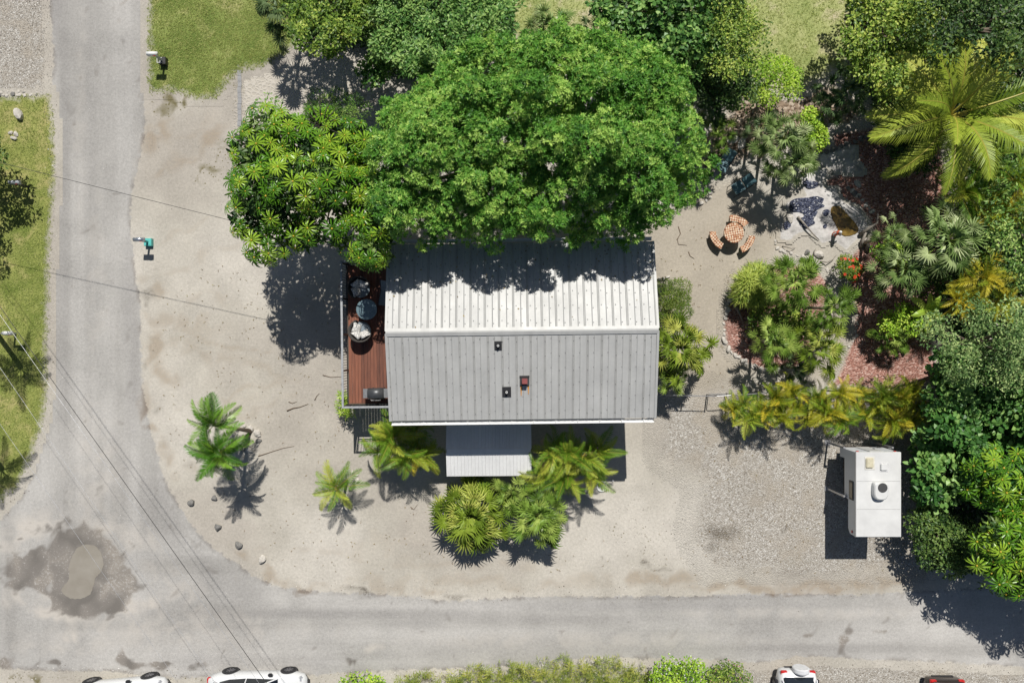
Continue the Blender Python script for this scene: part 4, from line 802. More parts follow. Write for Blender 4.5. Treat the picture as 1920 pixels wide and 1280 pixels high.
TR('shrub_tree', 'shaded small leaved shrub beside the camper', 'tree', [(1700,990),(1725,950),(1800,960),(1850,1010),(1830,1060),(1760,1075),(1712,1050)], 1.0, 2.2, .55, 5500, 'quad', lf_dark, .12, seed=36, L=(.12, .2), Wd=(.07, .1), tint=(.55, .3))
TR('shrub_tree', 'bushy tree at the far east edge among palms', 'tree', [(1850,240),(1980,240),(1980,560),(1900,560),(1880,500),(1820,420),(1850,330)], 1.6, 3.2, .65, 6500, 'quad', lf_mid, .12, seed=37, L=(.12, .22), Wd=(.06, .1), tint=(.5, .3), jit=.5)
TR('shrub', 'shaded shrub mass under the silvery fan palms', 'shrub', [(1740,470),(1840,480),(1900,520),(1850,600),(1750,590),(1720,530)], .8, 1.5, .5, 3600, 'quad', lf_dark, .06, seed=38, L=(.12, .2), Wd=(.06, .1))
TR('shrub', 'light green shrub by the driftwood on the mulch', 'shrub', [(1638,470),(1665,445),(1700,455),(1705,490),(1670,500),(1640,492)], .8, 1.3, .3, 1300, 'oval', lf_lime, .04, seed=39, L=(.09, .15), Wd=(.05, .08))
TR('shrub', 'lime shrub with a few red flowers near the banana leaves', 'shrub', [(1648,590),(1690,570),(1735,590),(1740,620),(1700,635),(1655,625)], .8, 1.4, .3, 1300, 'oval', lf_lime, .04, seed=40, L=(.09, .15), Wd=(.05, .08), tint=(.4, .3))
TR('shrub', 'round fine leaved bush against the house gable', 'shrub', [(1232,535),(1250,522),(1285,530),(1295,570),(1285,605),(1240,615),(1230,570)], .9, 1.7, .4, 6500, 'quad', leaf_mat('bush_leaf', G(66, 90, 34), G(104, 130, 50), G(156, 164, 82), .5, .25), .06, seed=41, L=(.07, .13), Wd=(.02, .035))
TR('shrub', 'grassy yellow green clump in the stone ringed bed', 'shrub', [(1382,530),(1395,508),(1430,503),(1455,520),(1450,550),(1420,570),(1390,560)], .5, .9, .4, 900, 'tuft', lf_yel, .04, seed=42, L=(.35, .6), Wd=(.025, .04), tint=(.65, .2), droop=.3)
TR('shrub', 'dark tangled shrub filling the middle of the ringed bed', 'shrub', [(1400,580),(1470,560),(1540,580),(1540,620),(1480,640),(1410,630)], .5, .9, .35, 2400, 'oval', lf_yel, .04, seed=43, L=(.10, .18), Wd=(.05, .08), tint=(.35, .3))
TR('hedge_shrub', 'dense dark shrub on the west lawn edge', 'shrub', [(-130,215),(-40,225),(6,262),(8,300),(-20,340),(-50,380),(-60,430),(-130,440)], 1.0, 2.6, .5, 5500, 'quad', lf_dark, .1, seed=44, L=(.12, .2), Wd=(.06, .1), tint=(.4, .2), bark=dkbark_m)
TR('shrub', 'small spiky green plant at the deck corner', 'shrub', [(632,745),(645,735),(662,745),(660,775),(645,785),(634,770)], .7, 1.2, .22, 60, 'tuft', lf_lime, .03, seed=45, L=(.2, .34), Wd=(.03, .05))
whorl_tree('pale umbrella tree of needle like whorls at the east edge', [(1820,870),(1850,840),(1920,850),(1980,880),(1980,980),(1900,960),(1840,950),(1815,910)], 2.6, 3.8, .55, 70, 51, rad=(.40, .52), inner=lf_broad, inner_n=1500)
whorl_tree('hanging umbrella tree over the shaded road edge', [(1830,1000),(1870,960),(1980,960),(1980,1110),(1900,1120),(1870,1110),(1825,1060)], 2.6, 4.2, .55, 80, 52, rad=(.40, .52), inner=lf_dark, inner_n=1500)
whorl_tree('tall umbrella tree just beyond the east edge of the road', [(1975,1000),(2040,960),(2160,1000),(2160,1150),(2060,1170),(1985,1120)], 4.2, 5.6, .6, 90, 53, rad=(.42, .55), inner=lf_dark, inner_n=2500)
# ================================================================== THINGS ON THE DECK
DL = lambda px, py, z: Matrix.Rotation(-HA, 3, 'Z') @ (P(px, py, z) - Vector((HX, HY, 0)))
cush_m = simple('grey_cushion', K(128, 140, 148), .85, var=.1, scale=20)
def pattern_mat():
    m, nt = new_mat('patterned_pillow'); t = NT(nt); b = bsdf(nt); tc = t.n('ShaderNodeTexCoord').outputs['Object']
    v = t.voro(tc, 9.0, 'DISTANCE_TO_EDGE'); t.set(b.inputs['Base Color'], t.mix(t.mr(v.outputs['Distance'], .03, .07), K(90, 96, 104), K(226, 224, 218))); b.inputs['Roughness'].default_value = .9; return m
pil_m = pattern_mat()
def pillow_mesh():
    bm = bmesh.new(); bmesh.ops.create_grid(bm, x_segments=6, y_segments=6, size=.22); bmesh.ops.solidify(bm, geom=bm.faces[:], thickness=.02)
    for v in bm.verts:
        u = 1 - max(abs(v.co.x), abs(v.co.y)) / .22; pz = math.sqrt(max(0, u)) * .085; v.co.z = pz if v.co.z > -.001 else -pz
        k = 1 - .12 * (1 - abs(v.co.x * v.co.y) / .0484); v.co.x *= k; v.co.y *= k
    me = bpy.data.meshes.new('pillow'); bm.to_mesh(me); bm.free(); me.materials.append(pil_m); [setattr(p, 'use_smooth', True) for p in me.polygons]; return me
PIL = pillow_mesh()
def tub_chair(label, px, py, rz):
    q = P(px, py, DZ + .6); o = thing('tub_chair', label, 'chair', (q.x, q.y, DZ + .002), rz)
    m_ = MB(); n = 18; vs = []; fs = []
    for i in range(n + 1):                      # curved shell, open to +x
        a = R(62 + 236 * i / n); hh = .42 + .22 * (1 - abs(i / n - .5) * 2); r0, r1 = .36, .46
        c, s_ = math.cos(a), math.sin(a)
        vs += [(r0 * c, r0 * s_, .24), (r1 * c, r1 * s_, .24 + hh), ((r1 + .05) * c, (r1 + .05) * s_, .24 + hh), ((r0 + .05) * c, (r0 + .05) * s_, .22)]
        if i: k = (i - 1) * 4; fs += [(k + j, k + (j + 1) % 4, k + 4 + (j + 1) % 4, k + 4 + j) for j in range(4)]
    fs += [(0, 1, 2, 3), (n * 4 + 3, n * 4 + 2, n * 4 + 1, n * 4)]; m_.smooth = True; m_.add(vs, fs); m_.build('shell', simple('dark_wicker', K(70, 66, 62), .8, var=.3, scale=40), o)
    MB().lathe([(.34, .24), (.40, .28), (.40, .36), (.33, .41), (.01, .425)], 22).build('seat_cushion', cush_m, o)
    lm = MB().tube([(0, 0, 0), (0, 0, .24)], .018, 6).mesh('leg', blk_m)
    for a in (45, 135, 225, 315): link('leg', lm, o, (.3 * math.cos(R(a)), .3 * math.sin(R(a)), 0))
    for dx, dy, z, rot in ((-.20, .0, .62, (0, .95, 0)), (-.02, .20, .56, (.7, .2, .5)), (.02, -.20, .54, (-.7, .2, -.35))): link('pillow', PIL, o, (dx, dy, z), rot)
    return o
tub_chair('round grey deck chair with patterned pillows in tree shade', 674, 540, R(-52)); tub_chair('round deck chair with sunlit white patterned pillows', 676, 620, R(48))
q = P(687.5, 580, DZ + .72); tb = thing('patio_table', 'round grey glass table between two deck chairs', 'table', (q.x, q.y, DZ + .002))
MB().lathe([(.01, .70), (.43, .70), (.45, .71), (.45, .73), (.43, .74), (.01, .74)], 36).build('table_top', simple('grey_glass', K(112, 134, 142), .25, var=.08), tb)
MB().lathe([(.04, .02), (.035, .70)], 10).build('leg', blk_m, tb); MB().lathe([(.24, 0), (.24, .02), (.05, .05)], 20).build('base', blk_m, tb)
q = P(722, 560, DZ + .6); lc = thing('lounge_chair', 'grey sling chair tucked under the roof edge on the deck', 'chair', (q.x, q.y, DZ + .002), R(-100))
MB().add([(-.35, -.28, .35), (.30, -.28, .38), (.30, .28, .38), (-.35, .28, .35), (-.75, -.28, .85), (-.75, .28, .85)], [(0, 1, 2, 3), (4, 0, 3, 5)]).build('sling', cush_m, lc)
for sy in (-1, 1): MB().tube([(-.78, sy * .3, .87), (-.35, sy * .3, .36), (.32, sy * .3, .39), (.38, sy * .3, 0)], .016, 6).build('side_frame', blk_m, lc); MB().tube([(-.3, sy * .3, .37), (-.42, sy * .3, 0)], .016, 6).build('leg', blk_m, lc)
q = P(703, 738, DZ + 1.0); gr = thing('gas_grill', 'grey gas grill with two side shelves against the deck railing', 'grill', (q.x, q.y, DZ + .002), HA)
gm = simple('grill_steel', K(92, 94, 96), .4, metal=.4); g2 = simple('grill_shelf', K(140, 142, 144), .45, metal=.4)
MB().box(-.28, .28, -.2, .2, .12, .72, None, .01).build('cabinet', blk_m, gr)
hd = MB(); hd.smooth = True; pr = [(-.24, .74), (-.235, .88), (-.17, .99), (0, 1.03), (.14, 1.0), (.22, .9), (.235, .74)]; n = len(pr)
hd.add([(-.33, y, z) for y, z in pr] + [(.33, y, z) for y, z in pr], [(i, n + i, n + i + 1, i + 1) for i in range(n - 1)] + [tuple(range(n)), tuple(range(2 * n - 1, n - 1, -1))]); hood = hd.build('hood', gm, gr)
MB().tube([(-.2, -.25, .86), (-.2, -.29, .87), (.2, -.29, .87), (.2, -.25, .86)], .012, 6).build('handle', simple('chrome', (.7, .7, .7), .2, metal=1.0), hood)
for sx in (-1, 1): MB().box(min(sx * .33, sx * .56), max(sx * .33, sx * .56), -.2, .2, .70, .74, None, .008).build('side_shelf', g2, gr)
wm = MB().lathe([(.055, -.02), (.06, 0), (.055, .02)], 14, Matrix.Rotation(math.pi / 2, 4, 'Y')).mesh('caster', blk_m)
for sx in (-1, 1):
    for sy in (-1, 1): link('caster', wm, gr, (sx * .25, sy * .16, .06))
# ================================================================== THE CAMPER
cp = thing('truck_camper', 'white slide-in truck camper standing on jacks on the gravel', 'camper', (16.19, -6.78, 0))
cwm = simple('camper_gelcoat', (.60, .60, .585), .4, var=.09, scale=1.3); cw2 = simple('camper_siding', (.62, .64, .66), .45, var=.04)
X0, X1, Y0, Y1 = -.98, .98, -1.86, 1.88
side = [(Y1, 1.05), (Y1, 2.56), (Y1 - .1, 2.6), (Y0 + .06, 2.6), (Y0, 2.55), (Y0 + .0, 2.02), (Y0 + .22, 1.86), (Y0 + 1.52, 1.86), (Y0 + 1.56, 1.55), (Y0 + 1.6, 1.5), (Y1 - .42, 1.5), (Y1 - .42, 1.05)]
n = len(side); m_ = MB(); m_.add([(X0, y, z) for y, z in side] + [(X1, y, z) for y, z in side], [(k, (k + 1) % n, n + (k + 1) % n, n + k) for k in range(n)] + [tuple(range(n))[::-1], tuple(range(n, 2 * n))]); m_.build('body', cw2, cp)
MB().box(X0 - .015, X1 + .015, Y0 + .02, Y1 + .012, 2.602, 2.63, None, .012).build('roof', cwm, cp)
MB().box(-.60, .60, Y0 + 1.62, Y1 - .01, .62, 1.498).build('lower_box', simple('dark_underbody', K(88, 72, 58), .8), cp)
m_ = MB()
for x0, x1, y0, y1, z0, z1 in ((X0 - .02, X0 - .002, Y0 + .01, Y1, 2.5, 2.598), (X1 + .002, X1 + .02, Y0 + .01, Y1, 2.5, 2.598), (X0, X1, Y1 + .002, Y1 + .02, 2.5, 2.598), (X0, X1, Y0 - .02, Y0 - .002, 2.45, 2.53)): m_.box(x0, x1, y0, y1, z0, z1)
tag(m_.build('edge_trim', cwm, cp), kind='stuff')
for y_ in (-.62, .62): MB().box(X0 + .02, X1 - .02, y_ - .012, y_ + .012, 2.631, 2.635).build('roof_seam', simple('sealant', (.42, .42, .41), .7), cp)
L = lambda px, py, z: P(px, py, z) - Vector((16.19, -6.78, 0))
def roofbox(name, px0, px1, py0, py1, z0, z1, mat, bev, zz):
    a = L(px0, py1, zz); b_ = L(px1, py0, zz); return MB().box(a.x, b_.x, a.y, b_.y, z0, z1, None, bev).build(name, mat, cp)
v1 = roofbox('roof_vent', 1621.5, 1640.5, 856, 880, 2.63, 2.655, simple('vent_frame', (.6, .58, .52), .6), .008, 2.64); roofbox('vent_lid', 1624, 1638, 858, 877, 2.656, 2.73, simple('aged_plastic', K(214, 206, 178), .5), .03, 2.7)
roofbox('roof_vent', 1650, 1666, 867, 884, 2.63, 2.65, simple('vent_frame2', (.55, .55, .55), .6), .008, 2.64); roofbox('vent_lid', 1651.5, 1664.5, 868.5, 882, 2.651, 2.72, cwm, .03, 2.7)
a, b_ = L(1636, 937, 2.75), L(1664, 903, 2.75); cx, cy = (a.x + b_.x) / 2, (a.y + b_.y) / 2; hw, hh = (b_.x - a.x) / 2, (b_.y - a.y) / 2
ol = []
for k in range(28):                            # air conditioner: rounded at the rear, square at the front
    t_ = 2 * math.pi * k / 28; c, s_ = math.cos(t_), math.sin(t_); e = .35 if s_ > 0 else .75
    ol.append((cx + hw * math.copysign(abs(c) ** e, c), cy + hh * math.copysign(abs(s_) ** e, s_)))
m_ = MB(); n = 28; lv = [(1.0, 2.63), (1.0, 2.78), (.95, 2.86), (.84, 2.90)]
vs = [(cx + (x - cx) * s_, cy + (y - cy) * s_, z) for s_, z in lv for x, y in ol]; m_.add(vs, [(j * n + k, j * n + (k + 1) % n, (j + 1) * n + (k + 1) % n, (j + 1) * n + k) for j in range(3) for k in range(n)] + [tuple(range(3 * n, 4 * n))]); ac = m_.build('air_conditioner', cwm, cp)
f_ = L(1655, 914, 2.9); MB().lathe([(.21, 2.901), (.21, 2.912), (.19, 2.914), (.0, 2.916)], 24, Matrix.Translation((f_.x, f_.y, 0))).build('fan_grille', simple('grille', (.05, .05, .05), .6, var=.5, scale=60), ac)
wn = MB().box(X0 - .03, X0 - .002, -.3, .55, 1.98, 2.38, None, .01).build('window', blk_m, cp); MB().box(X0 - .04, X0 - .031, -.22, .47, 2.05, 2.31).build('pane', simple('amber_pane', K(150, 140, 120), .2), wn)
dr = MB().box(-.3, .32, Y1 + .002, Y1 + .03, 1.1, 2.45, None, .01).build('door', cwm, cp); MB().box(.2, .27, Y1 + .031, Y1 + .06, 1.7, 1.8).build('handle', blk_m, dr)
red_m = simple('red_lens', (.5, .02, .02), .3)
for x, y in ((X0 + .1, Y1 + .005), (X1 - .2, Y1 + .005)): MB().box(x, x + .1, y, y + .03, 2.35, 2.44).build('marker_light', red_m, cp)
MB().box(X0 - .03, X0 - .002, Y0 + .1, Y0 + .2, 2.2, 2.3).build('marker_light', red_m, cp)
jack_m = simple('jack_steel', (.45, .45, .46), .4, metal=.6)
for sx in (-1, 1):
    for y in (Y1 + .08, Y0 + 1.62):
        x = sx * 1.10; j = MB().box(x - .04, x + .04, y - .04, y + .04, .05, 1.75).build('jack', jack_m, cp); MB().box(x - .14, x + .14, y - .12, y + .12, .0, .05).build('foot', jack_m, j)
        MB().box(min(x, sx * .985), max(x, sx * .985), y - .06, y - .03 if y > 0 else y + .03, 1.55, 1.72).build('bracket', jack_m, j)
# ================================================================== PICNIC TABLE
def tile_mat():
    m, nt = new_mat('checked_tile'); t = NT(nt); b = bsdf(nt); tc = t.scale(t.n('ShaderNodeTexCoord').outputs['Object'], (1, 1, 1))
    r = t.n('ShaderNodeVectorRotate', _rotation_type='Z_AXIS', Angle=.6); t.set(r.inputs['Vector'], tc); v = t.voro(r.outputs[0], 17.0); s_ = t.n('ShaderNodeSeparateColor', Color=v.outputs['Color']).outputs
    ck = t.n('ShaderNodeTexChecker', Scale=13.0); t.set(ck.inputs['Vector'], r.outputs[0]); ck2 = t.n('ShaderNodeTexChecker', Scale=18.0); t.set(ck2.inputs['Vector'], r.outputs[0])
    c = t.ramp(t.math('ADD', t.math('MULTIPLY', s_[0], .55), t.math('MULTIPLY', ck.outputs['Fac'], .45)), [(0.0, K(232, 216, 192)), (.38, K(222, 200, 168)), (.45, K(202, 150, 106)), (.7, K(176, 104, 66)), (1.0, K(108, 60, 40))]); t.set(b.inputs['Base Color'], c); b.inputs['Roughness'].default_value = .4; return m
til_m = tile_mat(); con_m = simple('cast_concrete', K(170, 160, 146), .85)
q = P(1376.6, 436.3, .72); pt = thing('picnic_table', 'round tiled orange and cream picnic table on the sand', 'table', (q.x, q.y, 0))
MB().lathe([(.01, .66), (.46, .66), (.47, .67), (.47, .71), (.46, .72), (.01, .72)], 40).build('table_top', til_m, pt); MB().lathe([(.478, .662), (.485, .69), (.478, .715)], 40, cap=False).build('rim', simple('terracotta', K(176, 96, 62), .7), pt)
MB().lathe([(.30, 0), (.28, .06), (.13, .12), (.11, .4), (.16, .6), (.28, .659)], 20).build('pedestal', con_m, pt)
for px, py, ang, lb in ((1385.5, 411.5, 68, 'tiled curved bench north of the round picnic table'), (1342, 450, 213, 'tiled curved bench west of the round picnic table'), (1403.5, 457.5, 322, 'tiled curved bench east of the round picnic table')):
    q = P(px, py, .44); o = thing('curved_bench', lb, 'bench', (q.x, q.y, 0), R(ang)); poly = []; rc = .80
    for k in range(13): a = R(-31 + 62 * k / 12); poly.append(((rc + .16) * math.cos(a) - rc, (rc + .16) * math.sin(a)))
    for k in range(13): a = R(31 - 62 * k / 12); poly.append(((rc - .14) * math.cos(a) - rc, (rc - .14) * math.sin(a)))
    MB().prism(poly, .37, .44).build('seat', til_m, o)
    for a in (-20, 20): MB().box(-.1, .1, -.07, .07, 0, .369, Matrix.Translation((rc * math.cos(R(a)) - rc, rc * math.sin(R(a)), 0)) @ Matrix.Rotation(R(a), 4, 'Z')).build('leg', con_m, o)
# lounge chairs in the palm shade
teal_m = simple('teal_cushion', K(96, 132, 140), .5, var=.1, scale=14)
for px, py, ang, lb in ((1394, 345, 33, 'teal cushioned lounge chair beside the grey green fan palm'), (1361, 301, 62, 'teal cushioned lounge chair under the big tree edge')):
    q = P(px, py, .5); o = thing('lounge_chair', lb, 'chair', (q.x, q.y, 0), R(ang))
    MB().box(-.52, .02, -.26, .26, .36, .46, None, .03).build('seat_cushion', teal_m, o); MB().box(0, .56, -.26, .26, -.05, .05, Matrix.Translation((.03, 0, .45)) @ Matrix.Rotation(R(-38), 4, 'Y'), .03).build('back_cushion', teal_m, o)
    for sy in (-1, 1):
        MB().tube([(-.54, sy * .29, 0), (-.54, sy * .29, .34), (.04, sy * .29, .34), (.5, sy * .29, .74)], .02, 6).build('side_frame', blk_m, o); MB().tube([(.06, sy * .29, .34), (.2, sy * .29, 0)], .02, 6).build('rear_leg', blk_m, o)
# ================================================================== POND
def conc(t, pos):
    n = t.noise(pos, 2.5, 4.0, .65); return t.ramp(n, [(.3, K(176, 172, 168)), (.5, K(208, 204, 200)), (.7, K(224, 221, 217))]), t.noise(pos, 8, 3.0), None
POND = [(1526,320),(1550,316),(1550,327),(1541,339),(1543,354),(1560,354),(1569,356),(1574,373),(1586,382),(1605,388),(1617,404),(1629,425),(1610,445),(1595,459),(1586,469),(1570,457),(1557,452),(1543,457),(1536,452),(1522,438),(1507,435),(1491,440),(1481,451),(1462,449),(1462,433),(1464,418),(1479,414),(1483,399),(1474,387),(1473,380),(1490,372),(1512,368),(1499,336),(1510,328)]
SLAB = [(1536,289),(1574,282),(1605,277),(1603,299),(1620,323),(1605,327),(1588,325),(1567,322),(1552,316),(1536,306)]
SHC = edge_mat('shotcrete', conc, soft=.04, ragged=.16, nscale=3, bump=.9)
grid_sheet('pond_surround', SLAB, 0.016, 0.08, SHC, margin=.12, zfun=lambda x, y, d: .12 * sstep(d, 0, .3) + .05 * vnoise(x, y, 2.5, 77))
grid_sheet('pond_surround', POND, 0.016, 0.08, SHC, margin=.12, zfun=lambda x, y, d: .05 * sstep(d, 0, .3) + .05 * vnoise(x, y, 2.5, 77))
def peb(t, pos):
    v = t.voro(pos, 16.0); return t.ramp(t.n('ShaderNodeSeparateColor', Color=v.outputs['Color']).outputs[0], [(0, K(40, 44, 62)), (.6, K(66, 72, 96)), (.9, K(110, 116, 136)), (1, K(220, 220, 220))]), t.math('MULTIPLY', v.outputs['Distance'], -1.5), None
pm_, nt = new_mat('blue_pebbles'); t = NT(nt); pos = t.n('ShaderNodeNewGeometry').outputs['Position']; c_, h_, _ = peb(t, pos); t.set(bsdf(nt).inputs['Base Color'], c_); bsdf(nt).inputs['Roughness'].default_value = .35; t.set(bsdf(nt).inputs['Normal'], t.n('ShaderNodeBump', Strength=.9, Distance=.04, Height=h_).outputs[0])
def ragged(poly, k=3, amp=.04, seed=1, smooth=2):
    Q = W2(poly)
    for _ in range(smooth): Q = np.array([q for i in range(len(Q)) for q in (Q[i] * .75 + Q[(i + 1) % len(Q)] * .25, Q[i] * .25 + Q[(i + 1) % len(Q)] * .75)])
    out = []; rng = random.Random(seed)
    for i in range(len(Q)):
        a, b_ = Q[i], Q[(i + 1) % len(Q)]
        for j in range(k): u = j / k; out.append((a[0] * (1 - u) + b_[0] * u + rng.uniform(-amp, amp), a[1] * (1 - u) + b_[1] * u + rng.uniform(-amp, amp)))
    return out
for k, pl in enumerate(([(1478,380),(1490,372),(1512,372),(1530,368),(1545,374),(1538,382),(1547,388),(1532,392),(1530,402),(1522,412),(1528,420),(1516,424),(1510,430),(1498,424),(1496,412),(1508,405),(1500,398),(1480,398)], [(1503,342),(1512,338),(1522,341),(1532,342),(1534,349),(1524,354),(1514,355),(1508,349)], [(1466,418),(1476,414),(1483,422),(1476,430),(1470,432)], [(1540,396),(1550,392),(1555,398),(1548,407),(1541,404)], [(1540,424),(1547,419),(1550,426),(1543,430)])):
    m_ = MB(); pl2 = ragged(pl, 1, .012, k); m_.prism(pl2, .05, .125); tag(m_.build('pebble_bed', pm_), kind='structure')
wat_m, nt = new_mat('brown_pond_water'); t = NT(nt); pos = t.n('ShaderNodeNewGeometry').outputs['Position']; t.set(bsdf(nt).inputs['Base Color'], t.ramp(t.noise(pos, 1.8, 4.0, .6), [(.3, K(62, 52, 28)), (.55, K(128, 104, 52)), (.75, K(164, 138, 84))])); bsdf(nt).inputs['Roughness'].default_value = .12; t.set(bsdf(nt).inputs['Normal'], t.n('ShaderNodeBump', Strength=.08, Distance=.02, Height=t.noise(pos, 9.0)).outputs[0])
m_ = MB(); m_.prism(ragged([(1555,392),(1562,386),(1574,388),(1584,400),(1598,415),(1608,428),(1606,438),(1594,442),(1584,444),(1572,438),(1566,424),(1558,408)], 1, .012, 8), .05, .13); tag(m_.build('pond_water', wat_m), kind='structure')
mud_m, nt = new_mat('muddy_puddle'); t = NT(nt); pos = t.n('ShaderNodeNewGeometry').outputs['Position']; t.set(bsdf(nt).inputs['Base Color'], t.ramp(t.noise(pos, .9, 3.0, .6), [(.3, K(150, 143, 131)), (.7, K(166, 160, 149))])); bsdf(nt).inputs['Roughness'].default_value = .12
m_ = MB(); m_.prism(ragged([(138,1036),(150,1022),(168,1019),(184,1026),(193,1042),(195,1062),(186,1076),(178,1084),(176,1098),(170,1114),(156,1121),(136,1123),(120,1114),(114,1104),(124,1094),(131,1080),(129,1062),(133,1048)], 2, .022, 9, 1), .0, .014); tag(m_.build('puddle', mud_m), kind='structure')
# ================================================================== ROCKS, EDGING, DRIFTWOOD
def rock_mesh(seed, mat, sub=2, flat=.6):
    rng = random.Random(seed); bm = bmesh.new(); bmesh.ops.create_icosphere(bm, subdivisions=sub, radius=1.0)
    pl = [(Vector((rng.gauss(0, 1), rng.gauss(0, 1), rng.gauss(0, 1))).normalized(), rng.uniform(.55, .85)) for _ in range(9)]
    for v in bm.verts:
        d = v.co.normalized(); r = 1.0
        for n_, k in pl:
            q = d.dot(n_)
            if q > 1e-3: r = min(r, k / q)
        v.co = d * (r * rng.uniform(.95, 1.05)); v.co.z *= flat
    lo = min(v.co.z for v in bm.verts)
    for v in bm.verts: v.co.z -= lo * .8
    me = bpy.data.meshes.new('rock'); bm.to_mesh(me); bm.free(); me.materials.append(mat); return me
pale_rock = simple('pale_limestone', K(206, 200, 190), .9, var=.25, scale=3, bump=.4); grey_rock = simple('grey_rock', K(128, 126, 122), .9, var=.3, scale=3, bump=.4)
RP = [rock_mesh(k, pale_rock) for k in range(4)]; RG = [rock_mesh(10 + k, grey_rock) for k in range(3)]; RS = [rock_mesh(20 + k, pale_rock, 1) for k in range(4)]; RSG = [rock_mesh(30 + k, grey_rock, 1) for k in range(3)]
def rock(label, px, py, r, mesh, rz=0, cat='rock', sy=.8):
    q = P(px, py, 0); o = link('rock', mesh, None, (q.x, q.y, -.03), (0, 0, rz), (r, r * sy, r)); return tag(o, label, cat)
for k, (px, py, r, lb, g) in enumerate(((360, 941, .17, 'small grey rock on sand northernmost beside the road bend', 1), (409, 988, .19, 'angular grey rock beside the road bend, second from the date palm', 1), (449, 1021, .19, 'dark rounded rock beside the road bend near the brown rut', 1), (492, 1047, .19, 'pale wedge shaped rock beside the road bend nearest the shed palms', 0), (38, 215, .25, 'white boulder alone on the west lawn', 0), (21, 249, .11, 'small white rock by the dark shrub, left of a trio', 0), (31, 252, .12, 'small white rock by the dark shrub, upright one of a trio', 0), (27, 260, .13, 'small white rock by the dark shrub, lowest of a trio', 0), (1513, 473, .14, 'round grey rock on the sand below the pebbled pond', 1), (1535, 478, .2, 'pale rock with hollow on the sand below the pond', 0), (402, 933, .16, 'reddish brown stump rock in the date palm shadow', 1), (1478, 410, .22, 'flat pale rock on the west of the pond rim', 0))):
    rock(lb, px, py, r * 1.3, (RG if g else RP)[k % 3], k * 1.3)
def edging(name, label, pts, step, r, cat='edging', meshes=None, skip=.0, seed=1):
    rng = random.Random(seed); Q = [P(*p) for p in pts]; o = thing(name, label, cat, Q[0]); cum = [0]
    for a, b_ in zip(Q[:-1], Q[1:]): cum.append(cum[-1] + (b_ - a).length)
    d = 0.0
    while d < cum[-1]:
        i = max(j for j in range(len(cum) - 1) if cum[j] <= d); f = (d - cum[i]) / max(1e-6, cum[i + 1] - cum[i]); q = Q[i].lerp(Q[i + 1], f); rr = r * rng.uniform(.55, 1.3)
        if rng.random() > skip: link('stone', rng.choice(meshes or RS), o, (q.x - Q[0].x + rng.uniform(-.05, .05), q.y - Q[0].y + rng.uniform(-.05, .05), -.02), (0, 0, rng.uniform(0, 6.28)), (rr, rr * rng.uniform(.7, 1), rr * .9))
        d += step * rng.uniform(.7, 1.25)
    return o
edging('stone_edging', 'white stone edging round the palm bed', [(1430,502),(1400,508),(1378,525),(1369,555),(1362,580),(1356,610),(1357,635),(1364,655),(1382,670),(1405,683),(1420,690),(1450,692),(1480,690),(1500,686)], .24, .155, meshes=RP, seed=3)
edging('stone_edging', 'small stone edging between sand path and red mulch', [(1530,498),(1550,505),(1565,512),(1604,575),(1606,610),(1604,630),(1597,645),(1585,655)], .16, .09, meshes=RS, seed=4)
edging('stone_edging', 'low stone edging below the pebbled pond', [(1452,452),(1455,462),(1465,470),(1480,474),(1500,480),(1515,488)], .2, .11, meshes=RS, seed=5)
edging('stone_row', 'row of pale stones along the gravel yard and west lawn', [(-20,182),(10,180),(30,177),(50,178),(70,181)], .22, .12, meshes=RS + RSG, seed=6)
edging('stone_row', 'second row of pale stones at the west lawn corner', [(-20,176),(15,173),(40,174),(62,176),(78,172)], .26, .11, meshes=RS, seed=7)
edging('stone_ring', 'ring of stones round a plant at the edge of the big tree', [(1308,350),(1300,362),(1304,376),(1315,380),(1327,376),(1333,366),(1330,354),(1322,346),(1308,350)], .26, .15, 'stones', RP, seed=8)
edging('rock_ring', 'rock ring planter round the date palm base', [(438,812),(448,804),(462,800),(478,803),(486,815),(486,830),(476,842),(462,844),(450,838),(442,826)], .3, .17, 'rocks', RP + RG, seed=9)
edging('rock_ring', 'rock ring round the young coconut palm base', [(636,892),(645,884),(656,882),(666,888),(670,900),(664,912),(652,916)], .3, .12, 'rocks', RP + RG, seed=10)
edging('stone_edging', 'stones at the foot of the round bush by the house', [(1236,524),(1248,520),(1262,522)], .24, .1, meshes=RP, seed=11)
edging('rubble_row', 'grey rubble along the back rim of the pond', [(1590,352),(1605,365),(1620,380),(1628,392),(1640,400)], .22, .16, 'rocks', RP + RG, seed=12)
edging('rubble_wall', 'low dry stone rim behind the shaded pond', [(1538,288),(1556,280),(1575,275),(1595,268),(1615,262),(1640,252)], .24, .17, 'rocks', RG, seed=13)
wood_g = simple('driftwood', K(150, 142, 132), .9, var=.3, scale=7, bump=.5); brown_w = simple('fallen_branch', K(110, 92, 76), .9, var=.3, scale=9)
def branch(label, pts, r, mat=None, name='driftwood', cat='driftwood', z=.05):
    Q = [P(p[0], p[1], p[2] if len(p) > 2 else z) for p in pts]; o0 = Q[0].copy(); o0.z = 0; m_ = MB(); m_.smooth = True; m_.tube([q - o0 for q in Q], [r * (1.15 - .75 * i / (len(Q) - 1)) for i in range(len(Q))], 7)
    return tag(m_.build(name, mat or wood_g, loc=o0), label, cat)
branch('long thin driftwood pole lying across the pebbled pond', [(1496,406,.2),(1510,422,.25),(1524,438,.2),(1536,450,.1)], .045)
branch('curved driftwood limb on the mulch in the palm bed', [(1374,570,.1),(1382,578,.25),(1388,590,.3),(1392,602,.12)], .07)
branch('pale driftwood log standing beside the pond rocks', [(1628,468,.1),(1626,455,.3),(1630,440,.45)], .12)
branch('dark driftwood log leaning beside the pale one', [(1616,462,.1),(1618,450,.3),(1624,436,.4)], .1)
